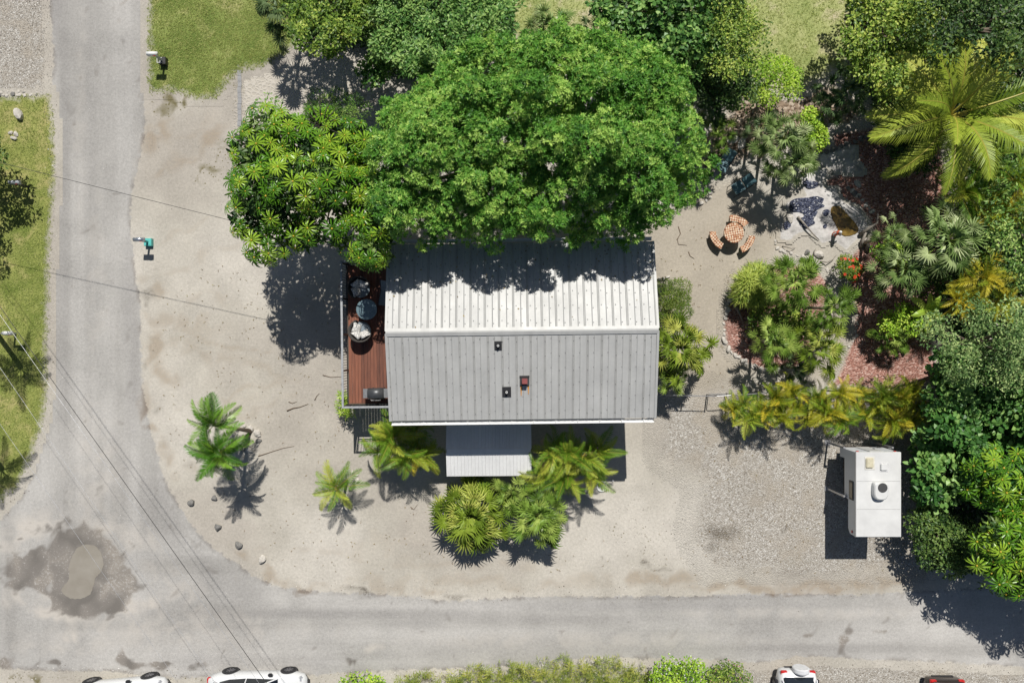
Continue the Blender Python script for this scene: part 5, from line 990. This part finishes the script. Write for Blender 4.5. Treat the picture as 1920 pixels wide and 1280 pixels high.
branch('forked driftwood root rising behind the pond', [(1612,440,.15),(1630,428,.5),(1645,418,.7),(1646,400,.9)], .08)
branch('small driftwood arch on the sand below the pond', [(1467,462,.05),(1474,463,.2),(1484,466,.2),(1491,465,.05)], .03)
branch('thin forked driftwood beside the hollow rock', [(1524,482,.05),(1526,472,.3),(1530,466,.4)], .03)
branch('low driftwood stick near the flowering bush', [(1538,490,.05),(1552,492,.2),(1562,486,.15),(1568,478,.1)], .03)
for k, (pts, lb) in enumerate((([(538,770),(550,765),(562,763),(578,757)], 'curved brown stick on sand between date palm and deck'), ([(541,753),(548,756),(556,753)], 'short forked twig on the sand near the curved stick'), ([(590,750),(594,742),(599,737)], 'small twig on sand nearest the deck'), ([(605,703),(620,707),(640,706)], 'thin stick against the deck edge'), ([(484,855),(505,848),(530,840),(552,836)], 'long thin palm stalk on sand beside the rock ring'), ([(1272,425),(1276,438),(1270,448),(1272,458),(1288,460)], 'winding dry vine on the sand by the roof corner'), ([(1291,472),(1294,480),(1302,485)], 'short dry vine piece below the winding vine'), ([(770,950),(776,955),(783,945)], 'small dry leaf stalk on sand west of the low fan palm'))):
    branch(lb, pts, .018 if k != 0 else .03, brown_w, 'fallen_stick', 'stick', .02)
branch('grey fallen branch lying over the eastern palms', [(1845,412,2.6),(1875,408,2.8),(1905,404,2.9),(1940,398,3.0)], .06, wood_g, 'fallen_branch', 'branch')
for k, (px, py, r, lb) in enumerate(((1374, 262, .34, 'flat pale flagstone beside the leaf litter'), (1392, 267, .4, 'larger flat pale flagstone near the lounge chairs'), (1607, 345, .26, 'flat white stone on the mulch behind the pond'), (1608, 366, .2, 'small flat white stone on the mulch behind the pond'), (1470, 448, .2, 'pale flat stone at the corner of the pond edging'))):
    q = P(px, py); tag(link('flagstone', RP[k % 4], None, (q.x, q.y, -.01), (0, 0, k * 1.1), (r, r * .7, r * .2)), lb, 'stone')
# garden statue by the water
q = P(1562, 436, .4); st = thing('garden_statue', 'small red and white figure standing at the pond edge', 'statue', (P(1562, 440).x, P(1562, 440).y, .1))
m_ = MB(); m_.smooth = True; m_.lathe([(.10, 0), (.12, .1), (.09, .25), (.10, .4), (.12, .5), (.06, .58)], 12); m_.build('body', simple('statue_red', K(206, 96, 64), .6), st)
m_ = MB(); m_.smooth = True; m_.lathe([(.03, .58), (.065, .62), (.075, .68), (.05, .74), (.01, .76)], 12); m_.build('head', white_m, st)
for sx in (-1, 1): MB().tube([(sx * .11, 0, .48), (sx * .17, -.04, .36), (sx * .15, -.12, .28)], .03, 6).build('arm', white_m, st)
# ================================================================== FENCE AND GATE
fe = thing('wire_fence', 'thin grey pipe fence with gate from house corner to areca palms', 'fence', P(1236, 733)); f0 = P(1236, 733); fm = simple('galvanised_pipe', (.35, .35, .36), .4, metal=.5)
def fl_(px, py, z): v = P(px, py, z) - f0; return v
A0, A1, A2, A3 = P(1236, 737), P(1325, 739), P(1362, 737), P(1420, 733)
for a, b_ in ((A0, A1), (A2, A3)): MB().tube([a - f0 + Vector((0, 0, 1.2)), b_ - f0 + Vector((0, 0, 1.2))], .022, 6).build('top_rail', fm, fe)
for a in (A0, A0.lerp(A1, .5), A1, A2, A3): MB().tube([a - f0, a - f0 + Vector((0, 0, 1.24))], .03, 8).build('post', fm, fe)
g0, g1 = A1.lerp(A2, .08) - f0, A1.lerp(A2, .92) - f0; up_ = Vector((0, 0, 1))
gt = MB().tube([g0 + up_ * .12, g0 + up_ * 1.08, g0.lerp(g1, .08) + up_ * 1.18, g0.lerp(g1, .92) + up_ * 1.18, g1 + up_ * 1.08, g1 + up_ * .12], .022, 6).build('gate_frame', fm, fe); MB().tube([g0 + up_ * .12, g1 + up_ * .12], .022, 6).build('gate_bottom_bar', fm, gt)
# round cover and cap
q = P(1128, 911, 0); cv = thing('well_cover', 'round white lid with green handle on the sand', 'cover', q)
m_ = MB(); m_.lathe([(.27, 0), (.27, .06), (.25, .08), (.01, .085)], 32); m_.build('lid', simple('white_plastic', (.66, .66, .63), .5, var=.08), cv); MB().box(-.16, -.06, .03, .15, .086, .16, None, .02).build('handle', simple('green_plastic', K(84, 128, 110), .5), cv)
q = P(1149, 900, 0); o = MB().lathe([(.05, 0), (.055, .05), (.03, .08), (.01, .085)], 14).build('pipe_cap', white_m, loc=q); tag(o, 'tiny white pipe cap beside the round white lid', 'cap')
# ================================================================== MAILBOXES
def mailbox(label, base, box_px, box_col, post_col, planter=None, L_=.48, hgt=1.08, base_h=.25, name='mailbox'):
    b0 = P(*base); o = thing(name, label, 'mailbox', b0); q = P(box_px[0], box_px[1], hgt) - b0; pm_ = simple('post_' + str(post_col), post_col, .6)
    MB().box(-.045, .045, -.045, .045, 0, hgt - .12).build('post', pm_, o)
    MB().box(min(q.x - .05, .045), max(q.x, .05), -.04, .04, hgt - .2, hgt - .12).build('arm', pm_, o)
    m_ = MB(); m_.smooth = True; pr = [(-.09, 0), (-.09, .12)] + [(-.09 * math.cos(R(a)), .12 + .09 * math.sin(R(a))) for a in range(20, 180, 20)] + [(.09, .12), (.09, 0)]; n = len(pr)
    m_.add([(q.x - L_ / 2, y, hgt - .118 + z) for y, z in pr] + [(q.x + L_ / 2, y, hgt - .118 + z) for y, z in pr], [(i, (i + 1) % n, n + (i + 1) % n, n + i) for i in range(n)] + [tuple(range(n))[::-1], tuple(range(n, 2 * n))]); bx = m_.build('box', box_col, o)
    MB().box(q.x + .05, q.x + .17, -.105, -.095, hgt - .02, hgt + .03).build('flag', red_m, bx)
    if planter:
        m, w_, h_ = planter; MB().box(-w_ / 2, w_ / 2, -w_ / 2, w_ / 2, 0, h_, None, .01).build('planter_box', m, o); MB().box(-w_ / 2 + .05, w_ / 2 - .05, -w_ / 2 + .05, -.05, h_ + .001, h_ + .012).build('planter_top', m, o)
    return o
silver_m = simple('silver_tin', (.42, .46, .52), .3, metal=.7); teal_p = simple('teal_paint', K(96, 196, 188), .5, var=.1)
mailbox('silver mailbox on a teal post with teal planter box', (281, 455), (260, 449), silver_m, K(60, 150, 150), (teal_p, .36, .22))
wmb = mailbox('white mailbox with dark box base on the north lawn', (309, 118), (285, 103), white_m, (.35, .37, .38), (simple('black_crate', (.03, .03, .03), .5), .34, .30))
mailbox('weathered grey mailbox on a black post beside the dark shrub', (54, 351), (27, 342), simple('weathered_tin', (.38, .40, .42), .5, var=.4, scale=12), (.03, .03, .03))
mailbox('narrow white mailbox on the west lawn by the wires', (30, 625), (14, 600), white_m, (.4, .4, .4), None, .4)
for a in ((-.22, .02, .10, .12), (-.22, .02, -.12, -.10), (-.22, -.20, -.10, .10), (-.08, -.06, -.10, .10)): MB().box(*a, .302, .33).build('planter_frame', white_m, wmb)
# ================================================================== WIRES AND POLES
wire_k = simple('black_wire', (.02, .02, .02), .6); wire_w = simple('bare_wire', (.55, .56, .58), .3, metal=.6)
def wire(label, a, b_, za, zb, r, mat, sag=.3):
    A, B = P(*a, za), P(*b_, zb); pts = []
    for i in range(25): u = i / 24; q = A.lerp(B, u); q.z -= sag * 4 * u * (1 - u); pts.append(q)
    m_ = MB(); m_.tube([p - A for p in pts], r, 5); return tag(m_.build('overhead_wire', mat, loc=A), label, 'wire')
wire('thick black overhead wire crossing the road junction', (-300, 152), (700, 1562), 8.0, 8.0, .011, wire_k, .0)
wire('thin pale overhead wire running left of the thick black wire', (-300, 164), (680, 1556), 7.4, 7.4, .006, wire_w, .0)
wire('bright bare wire above the west lawn', (-300, 250), (640, 1625), 6.6, 6.6, .0055, wire_w, .0)
wire('bright bare wire crossing the dark wet patch', (-300, 360), (560, 1606), 6.6, 6.6, .0055, wire_w, .0)
wire('black service wire crossing the road toward the umbrella tree', (-250, 242), (726, 487), 6.2, 5.3, .011, wire_k, .0)
pole_m = simple('creosoted_pole', K(96, 78, 62), .9, var=.25, scale=4)
for k, (px, py, lb) in enumerate(((-420, -20, 'wooden utility pole beyond the west lawn'), (780, 1690, 'wooden utility pole beyond the parked cars'))):
    q = P(px, py, 8.4); o = thing('utility_pole', lb, 'pole', (q.x, q.y, 0)); m_ = MB(); m_.smooth = True; m_.tube([(0, 0, -.1), (0, 0, 9.2)], [.17, .12], 10); m_.build('pole', pole_m, o); MB().box(-1.0, 1.0, -.05, .05, 8.2, 8.32, Matrix.Rotation(R(35), 4, 'Z')).build('crossarm', pole_m, o)
# ================================================================== CARS
tyre_m = simple('tyre', (.018, .018, .02), .8); rim_m = simple('alloy', (.28, .28, .3), .35, metal=.8); cgl = simple('car_glass', (.012, .016, .02), .06, var=.02, spec=.9)
def wheel_meshes(r=.33, w_=.2, spokes=7):
    Mx = Matrix.Rotation(math.pi / 2, 4, 'X'); t_ = MB(); t_.smooth = True; t_.lathe([(r * .66, -w_ / 2), (r * .93, -w_ / 2), (r, -w_ * .3), (r, w_ * .3), (r * .93, w_ / 2), (r * .66, w_ / 2)], 28, Mx, cap=False)
    m_ = MB(); m_.lathe([(r * .66, -w_ * .45), (r * .66, w_ * .45)], 24, Mx, cap=False); m_.lathe([(.05, -w_ * .3), (.05, w_ * .44)], 10, Mx)
    for k in range(spokes):
        a = 2 * math.pi * k / spokes; m_.box(0.03, r * .65, -w_ * .44, -w_ * .3, -.022, .022, Matrix.Rotation(a, 4, 'Y')); m_.box(0.03, r * .65, w_ * .3, w_ * .44, -.022, .022, Matrix.Rotation(a, 4, 'Y'))
    d = MB(); d.lathe([(r * .62, -.02), (r * .62, .02)], 20, Mx); return t_.mesh('tyre', tyre_m), m_.mesh('rim', rim_m), d.mesh('brake_disc', blk_m)
TY, RI, BD = wheel_meshes()
def loft(m_, secs, close=True):
    n = len(secs[0]); k = len(m_.v); vs = [p for s_ in secs for p in s_]
    fs = [(j * n + i, j * n + (i + 1) % n, (j + 1) * n + (i + 1) % n, (j + 1) * n + i) for j in range(len(secs) - 1) for i in range(n)] + [tuple(range(n))[::-1], tuple((len(secs) - 1) * n + i for i in range(n))]
    m_.add(vs, fs)
def car(label, loc, rz, paint, suv=False, name='parked_car'):
    o = thing(name, label, 'car', loc, rz); h = .12 if suv else 0
    def sec(x, hw, z0, z1, tuck=.06):
        return [(x, -hw + .08, z0), (x, -hw, z0 + .12), (x, -hw - .01, (z0 + z1) * .5), (x, -hw + tuck * .5, z1 - .06), (x, -hw + tuck + .06, z1), (x, hw - tuck - .06, z1), (x, hw - tuck * .5, z1 - .06), (x, hw + .01, (z0 + z1) * .5), (x, hw, z0 + .12), (x, hw - .08, z0)]
    m_ = MB(); m_.smooth = True
    loft(m_, [sec(-2.28, .62, .38 + h, .78 + h), sec(-2.2, .80, .26 + h, .92 + h), sec(-1.75, .89, .22 + h, .98 + h), sec(-.9, .90, .20 + h, .97 + h), (sec(.3, .90, .20 + h, .95 + h)), sec(1.0, .90, .20 + h, .92 + h), sec(1.7, .88, .22 + h, .86 + h), sec(2.15, .78, .28 + h, .72 + h), sec(2.3, .58, .36 + h, .62 + h)]); bd = m_.build('body', paint, o)
    def cab(x, hw, z): return [(x, -hw, .90 + h), (x, -hw * .80, z), (x, hw * .80, z), (x, hw, .90 + h)]
    zr = 1.46 + h * 2
    m_ = MB(); m_.smooth = False; loft(m_, [cab(-2.05 if suv else -1.95, .74, .98 + h), cab(-1.5 if suv else -1.2, .80, zr - .05), cab(-.4, .82, zr), cab(.3, .80, zr - .06), cab(1.05, .74, .95 + h)]); m_.build('cabin_glass', cgl, o)
    m_ = MB(); m_.smooth = True; rf = [(-1.55 if suv else -1.25, .60, zr - .055), (-.4, .655, zr + .012), (.3, .64, zr - .05)]
    vs = [(x, s_ * hw, z + .012) for x, hw, z in rf for s_ in (-1, 0, 1)]; m_.add(vs, [(j * 3 + q, j * 3 + 3 + q, j * 3 + 4 + q, j * 3 + 1 + q) for j in range(2) for q in range(2)]); m_.build('roof', paint, o)
    for sy in (-1, 1):
        for x0, z0, x1, z1 in ((-1.2, zr - .05, -1.95, 1.0 + h), (-.35, zr - .02, -.4, .95 + h), (.32, zr - .06, 1.05, .96 + h)): MB().tube([(x0, sy * .655, z0), (x1, sy * .79, z1)], .035, 5).build('pillar', paint, o)
        wd = MB().box(1.35, 1.4, sy * .2, sy * .21, .3, .31)
        MB().box(.62, .82, min(sy * .90, sy * 1.04), max(sy * .90, sy * 1.04), .92 + h, 1.05 + h, None, .03).build('mirror', blk_m, o)
        MB().box(1.86, 2.14, min(sy * .52, sy * .78), max(sy * .52, sy * .78), .62 + h, .76 + h, None, .04).build('headlight', simple('lamp_glass', (.35, .36, .38), .15), o); MB().box(-2.29, -2.1, min(sy * .50, sy * .80), max(sy * .50, sy * .80), .70 + h, .86 + h, None, .03).build('tail_light', red_m, o)
        for x in (-1.38, 1.38):
            arch = MB(); arch.lathe([(.385, -.012), (.385, .012)], 24, Matrix.Translation((x, sy * .905, .34 + h * .5)) @ Matrix.Rotation(math.pi / 2, 4, 'X')); arch.build('wheel_arch', blk_m, o)
            wl = link('wheel', TY, o, (x, sy * .835, .33), (0, random.uniform(0, 1), 0), (1 + h * .6, 1, 1 + h * .6)); wl.location.z = .33 * (1 + h * .6); link('rim', RI, wl); link('brake_disc', BD, wl)
    MB().box(-2.30, -2.24, -.5, .5, .34 + h, .46 + h).build('bumper_trim', blk_m, o); MB().box(2.2, 2.32, -.55, .55, .36 + h, .46 + h).build('grille', blk_m, o)
    return o
wp = simple('white_car_paint', (.66, .67, .67), .25, var=.02, coat=.5); dp = simple('dark_brown_car_paint', (.03, .022, .02), .25, var=.05, coat=.5)
car('white car with dark wheels parked nearest the utility wires', (P(492, 1258).x, P(492, 1252).y - .84, 0), R(0.5), wp)
car('white car parked askew on the weedy verge by the junction', (P(236, 1272).x, P(236, 1266).y - .84, 0), R(5), wp)
jp = car('white off-road car with covered spare wheel facing away from the road', (P(1482, 1256).x, P(1482, 1256).y - 1.88, 0), R(-90), wp, True)
spm_ = MB(); spm_.lathe([(.36, -.1), (.38, -.04), (.38, .1), (.33, .13), (.01, .135)], 28, Matrix.Translation((-2.36, .1, .98)) @ Matrix.Rotation(-math.pi / 2, 4, 'Y')); spm_.build('spare_wheel_cover', simple('white_cover', (.62, .63, .64), .4), jp)
for sy in (-1, 1): MB().box(-1.85, -.95, min(sy * .9, sy * 1.02), max(sy * .9, sy * 1.02), .78, .86, None, .03).build('fender_flare', blk_m, jp)
car('dark brown car parked on pale gravel facing away from the road', (P(1757, 1274).x, P(1757, 1274).y - 1.9, 0), R(-90), dp)
# ================================================================== SMALL PLANTS, FLOWERS
def flower_bush(label, poly, z0, z1, n, leaf, fcol, nf, seed, name='flower_bush', fr=(.04, .07), **kw):
    o = tree(name, label, 'shrub', poly, z0, z1, .3, n, 'oval', leaf, .03, seed=seed, **kw); rng = np.random.default_rng(seed); lumps = lumps_in(poly, z0, z1, .3, rng)
    p, v, k = shell_points(lumps, nf, rng, .9, .2); p = p + v * .05; fm_ = simple('petal_%d_%d_%d' % tuple(int(c * 99) for c in fcol), fcol, .6)
    V = []; Fq = []
    for i in range(nf):
        r = rng.uniform(*fr); a = rng.uniform(0, 6.28); nn = Vector(v[i] + np.array([0, 0, .8])).normalized(); t1 = nn.orthogonal().normalized(); t2 = nn.cross(t1); c = Vector(p[i]) - o.location
        for j in range(5):
            an = a + j * 1.2566; d = t1 * math.cos(an) + t2 * math.sin(an); e = t1 * -math.sin(an) + t2 * math.cos(an); kk = len(V)
            V += [tuple(c), tuple(c + d * r * .7 + e * r * .4), tuple(c + d * r + nn * .01), tuple(c + d * r * .7 - e * r * .4)]; Fq.append((kk, kk + 1, kk + 2, kk + 3))
    tag(link('blossom', np_mesh('blossom', V, Fq, fm_), o), kind='stuff'); return o
flower_bush('bush covered in orange red flowers on the red mulch', [(1568,495),(1580,485),(1605,486),(1616,505),(1610,525),(1590,530),(1572,518)], .6, 1.0, 2200, lf_red, K(226, 72, 36), 34, 61, 'flower_bush', (.07, .11), L=(.07, .13), Wd=(.03, .05))
flower_bush('green bush dotted with white flowers at the road verge', [(1215,1250),(1250,1228),(1300,1228),(1330,1255),(1330,1310),(1220,1310)], .7, 1.3, 2600, lf_lime, (.7, .7, .68), 170, 62, 'flower_bush', (.025, .04), L=(.08, .14), Wd=(.05, .07), tint=(.4, .25))
flower_bush('rounder bush with pink flowers beside the white flowered bush', [(1332,1255),(1350,1238),(1390,1242),(1410,1275),(1400,1310),(1330,1310)], .5, 1.0, 2000, lf_yel, K(206, 140, 150), 60, 63, 'flower_bush', (.025, .04), L=(.07, .12), Wd=(.04, .06), tint=(.5, .25))
flower_bush('lime bush with scattered red flowers by the banana leaves', [(1652,600),(1680,590),(1700,612),(1680,630),(1655,625)], .6, 1.0, 500, lf_lime, K(226, 60, 50), 6, 64, 'flower_bush', (.06, .09), L=(.09, .14), Wd=(.05, .07))
tree('verge_bush', 'yellow green leafy bush at the verge beside the white car', 'shrub', [(640,1272),(660,1262),(700,1258),(720,1275),(720,1320),(640,1320)], .4, .9, .3, 900, 'oval', lf_lime, .03, seed=65, L=(.09, .15), Wd=(.05, .08), tint=(.45, .3))
tree('verge_grass', 'long tangled yellow green grass strip along the road verge', 'grass', [(740,1268),(860,1256),(960,1244),(1060,1236),(1160,1234),(1216,1252),(1216,1330),(740,1330)], .15, .5, .35, 2200, 'tuft', leaf_mat('verge_blade', G(88, 112, 36), G(142, 158, 64), G(190, 188, 96), .6, .2), .02, seed=66, L=(.16, .32), Wd=(.015, .03), tint=(.5, .25), limbs_n=2)['kind'] = 'stuff'
# banana leaves
ban_m = leaf_mat('banana_leaf', G(110, 150, 40), G(160, 190, 70), G(200, 216, 110), .35, .35, True)
def banana(seed):
    m_ = MB(); n = 8; rng = random.Random(seed)
    for sg in (-1, 1):
        vs = []
        for i in range(n + 1):
            t_ = i / n; x = t_ * 1.2; z = .25 * math.sin(t_ * 2.6); w_ = .20 * math.sin(math.pi * min(1, .1 + t_ * .88)) ** .6 * rng.uniform(.9, 1.05); vs += [(x, 0, z), (x + .03, sg * w_, z - .03 - .05 * t_)]
        m_.add(vs, [(i * 2, i * 2 + 1, i * 2 + 3, i * 2 + 2) for i in range(n)])
    return m_.mesh('leaf', ban_m)
BN = [banana(1), banana(2)]; o, d = palm_base('banana_plant', 'banana plant with broad torn leaves beside the grey green tree', 1738, 580, 1.6, (0, 0), .08); o['category'] = 'plant'
for k, (a, e, s_) in enumerate(((265, .1, .85), (150, .2, .9), (200, .3, .8), (20, .3, .8), (100, .5, .7), (320, .2, .75), (60, .6, .7))): link('leaf', BN[k % 2], o, d, (0, -e, R(a)), (s_, s_, s_))
# red spiky bromeliad-like star at the east edge
q = P(1908, 955, 2.6); o = thing('red_spiky_plant', 'red spiky star shaped plant among the pale whorls', 'plant', (q.x, q.y, 0)); rs = simple('red_leaf', K(176, 84, 84), .5)
MB().tube([(0, 0, 0), (0, 0, 2.6)], .04, 6).build('stem', bark_m, o)
sm = MB().add([(0, -.018, 0), (.4, -.025, .16), (.85, 0, .05), (.4, .025, .16), (0, .018, 0)], [(0, 1, 3, 4), (1, 2, 3)]).mesh('leaf', rs)
for k in range(15): link('leaf', sm, o, (0, 0, 2.6), (0, random.uniform(-.4, .1), k * .419 + random.uniform(-.1, .1)))
# bare dark stalks in the umbrella tree
q = P(604, 240, 6.3); o = thing('dead_flower_stalks', 'dark bare radiating stalks among the umbrella tree whorls', 'stalks', (q.x, q.y, 0)); ds = simple('black_stalk', K(60, 54, 46), .8)
MB().tube([(0, 0, 0), (0, 0, 6.3)], .04, 6).build('stem', ds, o)
for k in range(16):
    a = k * .393; L_ = random.uniform(.7, 1.2); o2 = MB().tube([(0, 0, 6.3), (L_ * .5 * math.cos(a), L_ * .5 * math.sin(a), 6.62), (L_ * math.cos(a), L_ * math.sin(a), 6.6)], [.025, .02, .012], 5).build('stalk', ds, o)
# ================================================================== LOOSE GROUND COVER
def scatter(name, poly, n, seed, kind, mat, size, z=.012, tints=None):
    rng = np.random.default_rng(seed); Q = W2(poly); lo = np.maximum(Q.min(0), (-25.5, -17.2)); hi = np.minimum(Q.max(0), (25.5, 17.2)); pts = rng.uniform(lo, hi, (n, 2)); d = sdf(Q, pts[:, 0], pts[:, 1]); pts = pts[(d > rng.exponential(.12, n) - .15)]
    n = len(pts); p = np.column_stack([pts, np.full(n, z)])
    if kind == 'grass':
        m = 3; p = np.repeat(p, m, 0) + np.column_stack([rng.normal(0, .02, (n * m, 2)), np.zeros(n * m)]); a = rng.uniform(0, 6.28, n * m); L = rng.uniform(*size, n * m); wv = np.column_stack([-np.sin(a), np.cos(a), np.zeros(n * m)]) * .011
        tip = p + np.column_stack([np.cos(a) * L * .8, np.sin(a) * L * .8, L * .6]); V = np.stack([p - wv, p + wv, tip], 1).reshape(-1, 3); Fq = np.arange(n * m * 3).reshape(-1, 3); t_ = np.clip(rng.normal(.5, .25, n * m), 0, 1)
        return tag(link(name, np_mesh(name, V, Fq, mat, face_attrs=dict(tint=t_))), kind='stuff')
    # pebbles: squashed octahedra
    s_ = rng.uniform(*size, n) * rng.choice([.7, 1, 1.5], n, p=[.5, .4, .1]); a = rng.uniform(0, 6.28, n); e = rng.uniform(.6, 1, n)
    u = np.column_stack([np.cos(a), np.sin(a), np.zeros(n)]) * s_[:, None]; v = np.column_stack([-np.sin(a), np.cos(a), np.zeros(n)]) * (s_ * e)[:, None]; w_ = np.column_stack([np.zeros(n), np.zeros(n), s_ * .7])
    V = np.stack([p + u, p + v, p - u, p - v, p + w_, p - w_ * .3], 1).reshape(-1, 3); b0 = np.arange(n)[:, None] * 6; f = np.array([(0, 1, 4), (1, 2, 4), (2, 3, 4), (3, 0, 4)]); Fq = (b0[:, None, :] + f[None]).reshape(-1, 3)
    return tag(link(name, np_mesh(name, V, Fq, mat, face_attrs=dict(tint=np.repeat(np.clip(rng.beta(1.3, 1.3, n), 0, 1), 4)))), kind='stuff')
peb_m, nt = new_mat('loose_pebble'); t = NT(nt); t.set(bsdf(nt).inputs['Base Color'], t.ramp(t.attr('tint'), [(0, K(80, 72, 62)), (.3, K(140, 132, 120)), (.65, K(190, 184, 174)), (1, K(244, 242, 236))])); bsdf(nt).inputs['Roughness'].default_value = .9
gr_m = leaf_mat('turf_blade', G(104, 124, 52), G(150, 162, 84), G(192, 192, 124), .6, .2)
for k, (pl, n) in enumerate(((LAWN_W, 9000), (LAWN_N, 11000), (LAWN_NE, 8000))): scatter('turf_grass', pl, n, 80 + k, 'grass', gr_m, (.05, .11))
for k, (pl, n) in enumerate(((GRAVEL[0], 5000), (GRAVEL[1], 11000), (GRAVEL[2], 5000))): scatter('loose_gravel', pl, n, 90 + k, 'pebble', peb_m, (.009, .022))
scatter('loose_gravel', [(1225,850),(1300,730),(1300,1060),(1180,1080),(1140,980)], 1600, 94, 'pebble', peb_m, (.010, .022))
scatter('roadside_gravel', [(88,180),(104,180),(108,310),(104,380),(98,600),(96,770),(80,840),(45,930),(10,975),(-10,960),(30,905),(60,860),(78,800),(82,700),(86,500),(92,400)], 3500, 95, 'pebble', peb_m, (.015, .035))
scatter('roadside_gravel', [(480,1070),(700,1090),(1000,1095),(1300,1090),(1700,1080),(1920,1080),(1920,1110),(1300,1125),(800,1130),(520,1105)], 2600, 96, 'pebble', peb_m, (.010, .024))
scatter('roadside_gravel', [(0,1245),(600,1262),(1130,1232),(1420,1240),(1420,1260),(600,1275),(0,1275)], 2600, 97, 'pebble', peb_m, (.012, .028))
scatter('scattered_pebbles', [(290,180),(480,120),(640,240),(500,480),(640,700),(650,900),(1100,1000),(1100,1080),(560,1080),(400,1000),(300,850),(270,600)], 2600, 98, 'pebble', peb_m, (.008, .018))

lm_ = leaf_mat('fallen_leaf', G(96, 78, 40), G(140, 116, 60), G(170, 150, 80), .7, .1); rng = np.random.default_rng(5); V = []; Fq = []
for i in range(150):
    x = rng.uniform(-HL + .1, HL - .1); y = abs(rng.normal(0, 1)) * 1.1; y = HD - .1 - min(y, HD - .3); z = RIDGE - y * (RIDGE - EAVE) / HD + .035; r = rng.uniform(.025, .05); a = rng.uniform(0, 6.28); k = len(V)
    V += [(x + r * math.cos(a + j * 1.5708) * (1 if j % 2 else .5), y + r * math.sin(a + j * 1.5708) * (1 if j % 2 else .5), z - r * math.sin(a + j * 1.5708) * .22 * (1 if j % 2 else .5)) for j in range(4)]; Fq.append((k, k + 1, k + 2, k + 3))
o = link('fallen_leaves', np_mesh('fallen_leaves', V, Fq, lm_, face_attrs=dict(tint=rng.uniform(0, 1, len(Fq)))), None, (HX, HY, 0), (0, 0, HA)); tag(o, kind='stuff')

scatter('fallen_leaves', [(400,470),(640,500),(650,900),(1100,1000),(1300,1000),(1320,760),(1230,740),(1230,480),(1300,380),(1450,440),(1360,560),(1360,700),(1420,720),(1700,830),(1690,1070),(560,1080),(330,900),(270,600)], 1500, 99, 'grass', leaf_mat('ground_leaf', G(84, 66, 40), G(130, 106, 66), G(150, 140, 70), .8, .1), (.04, .09), z=.012)
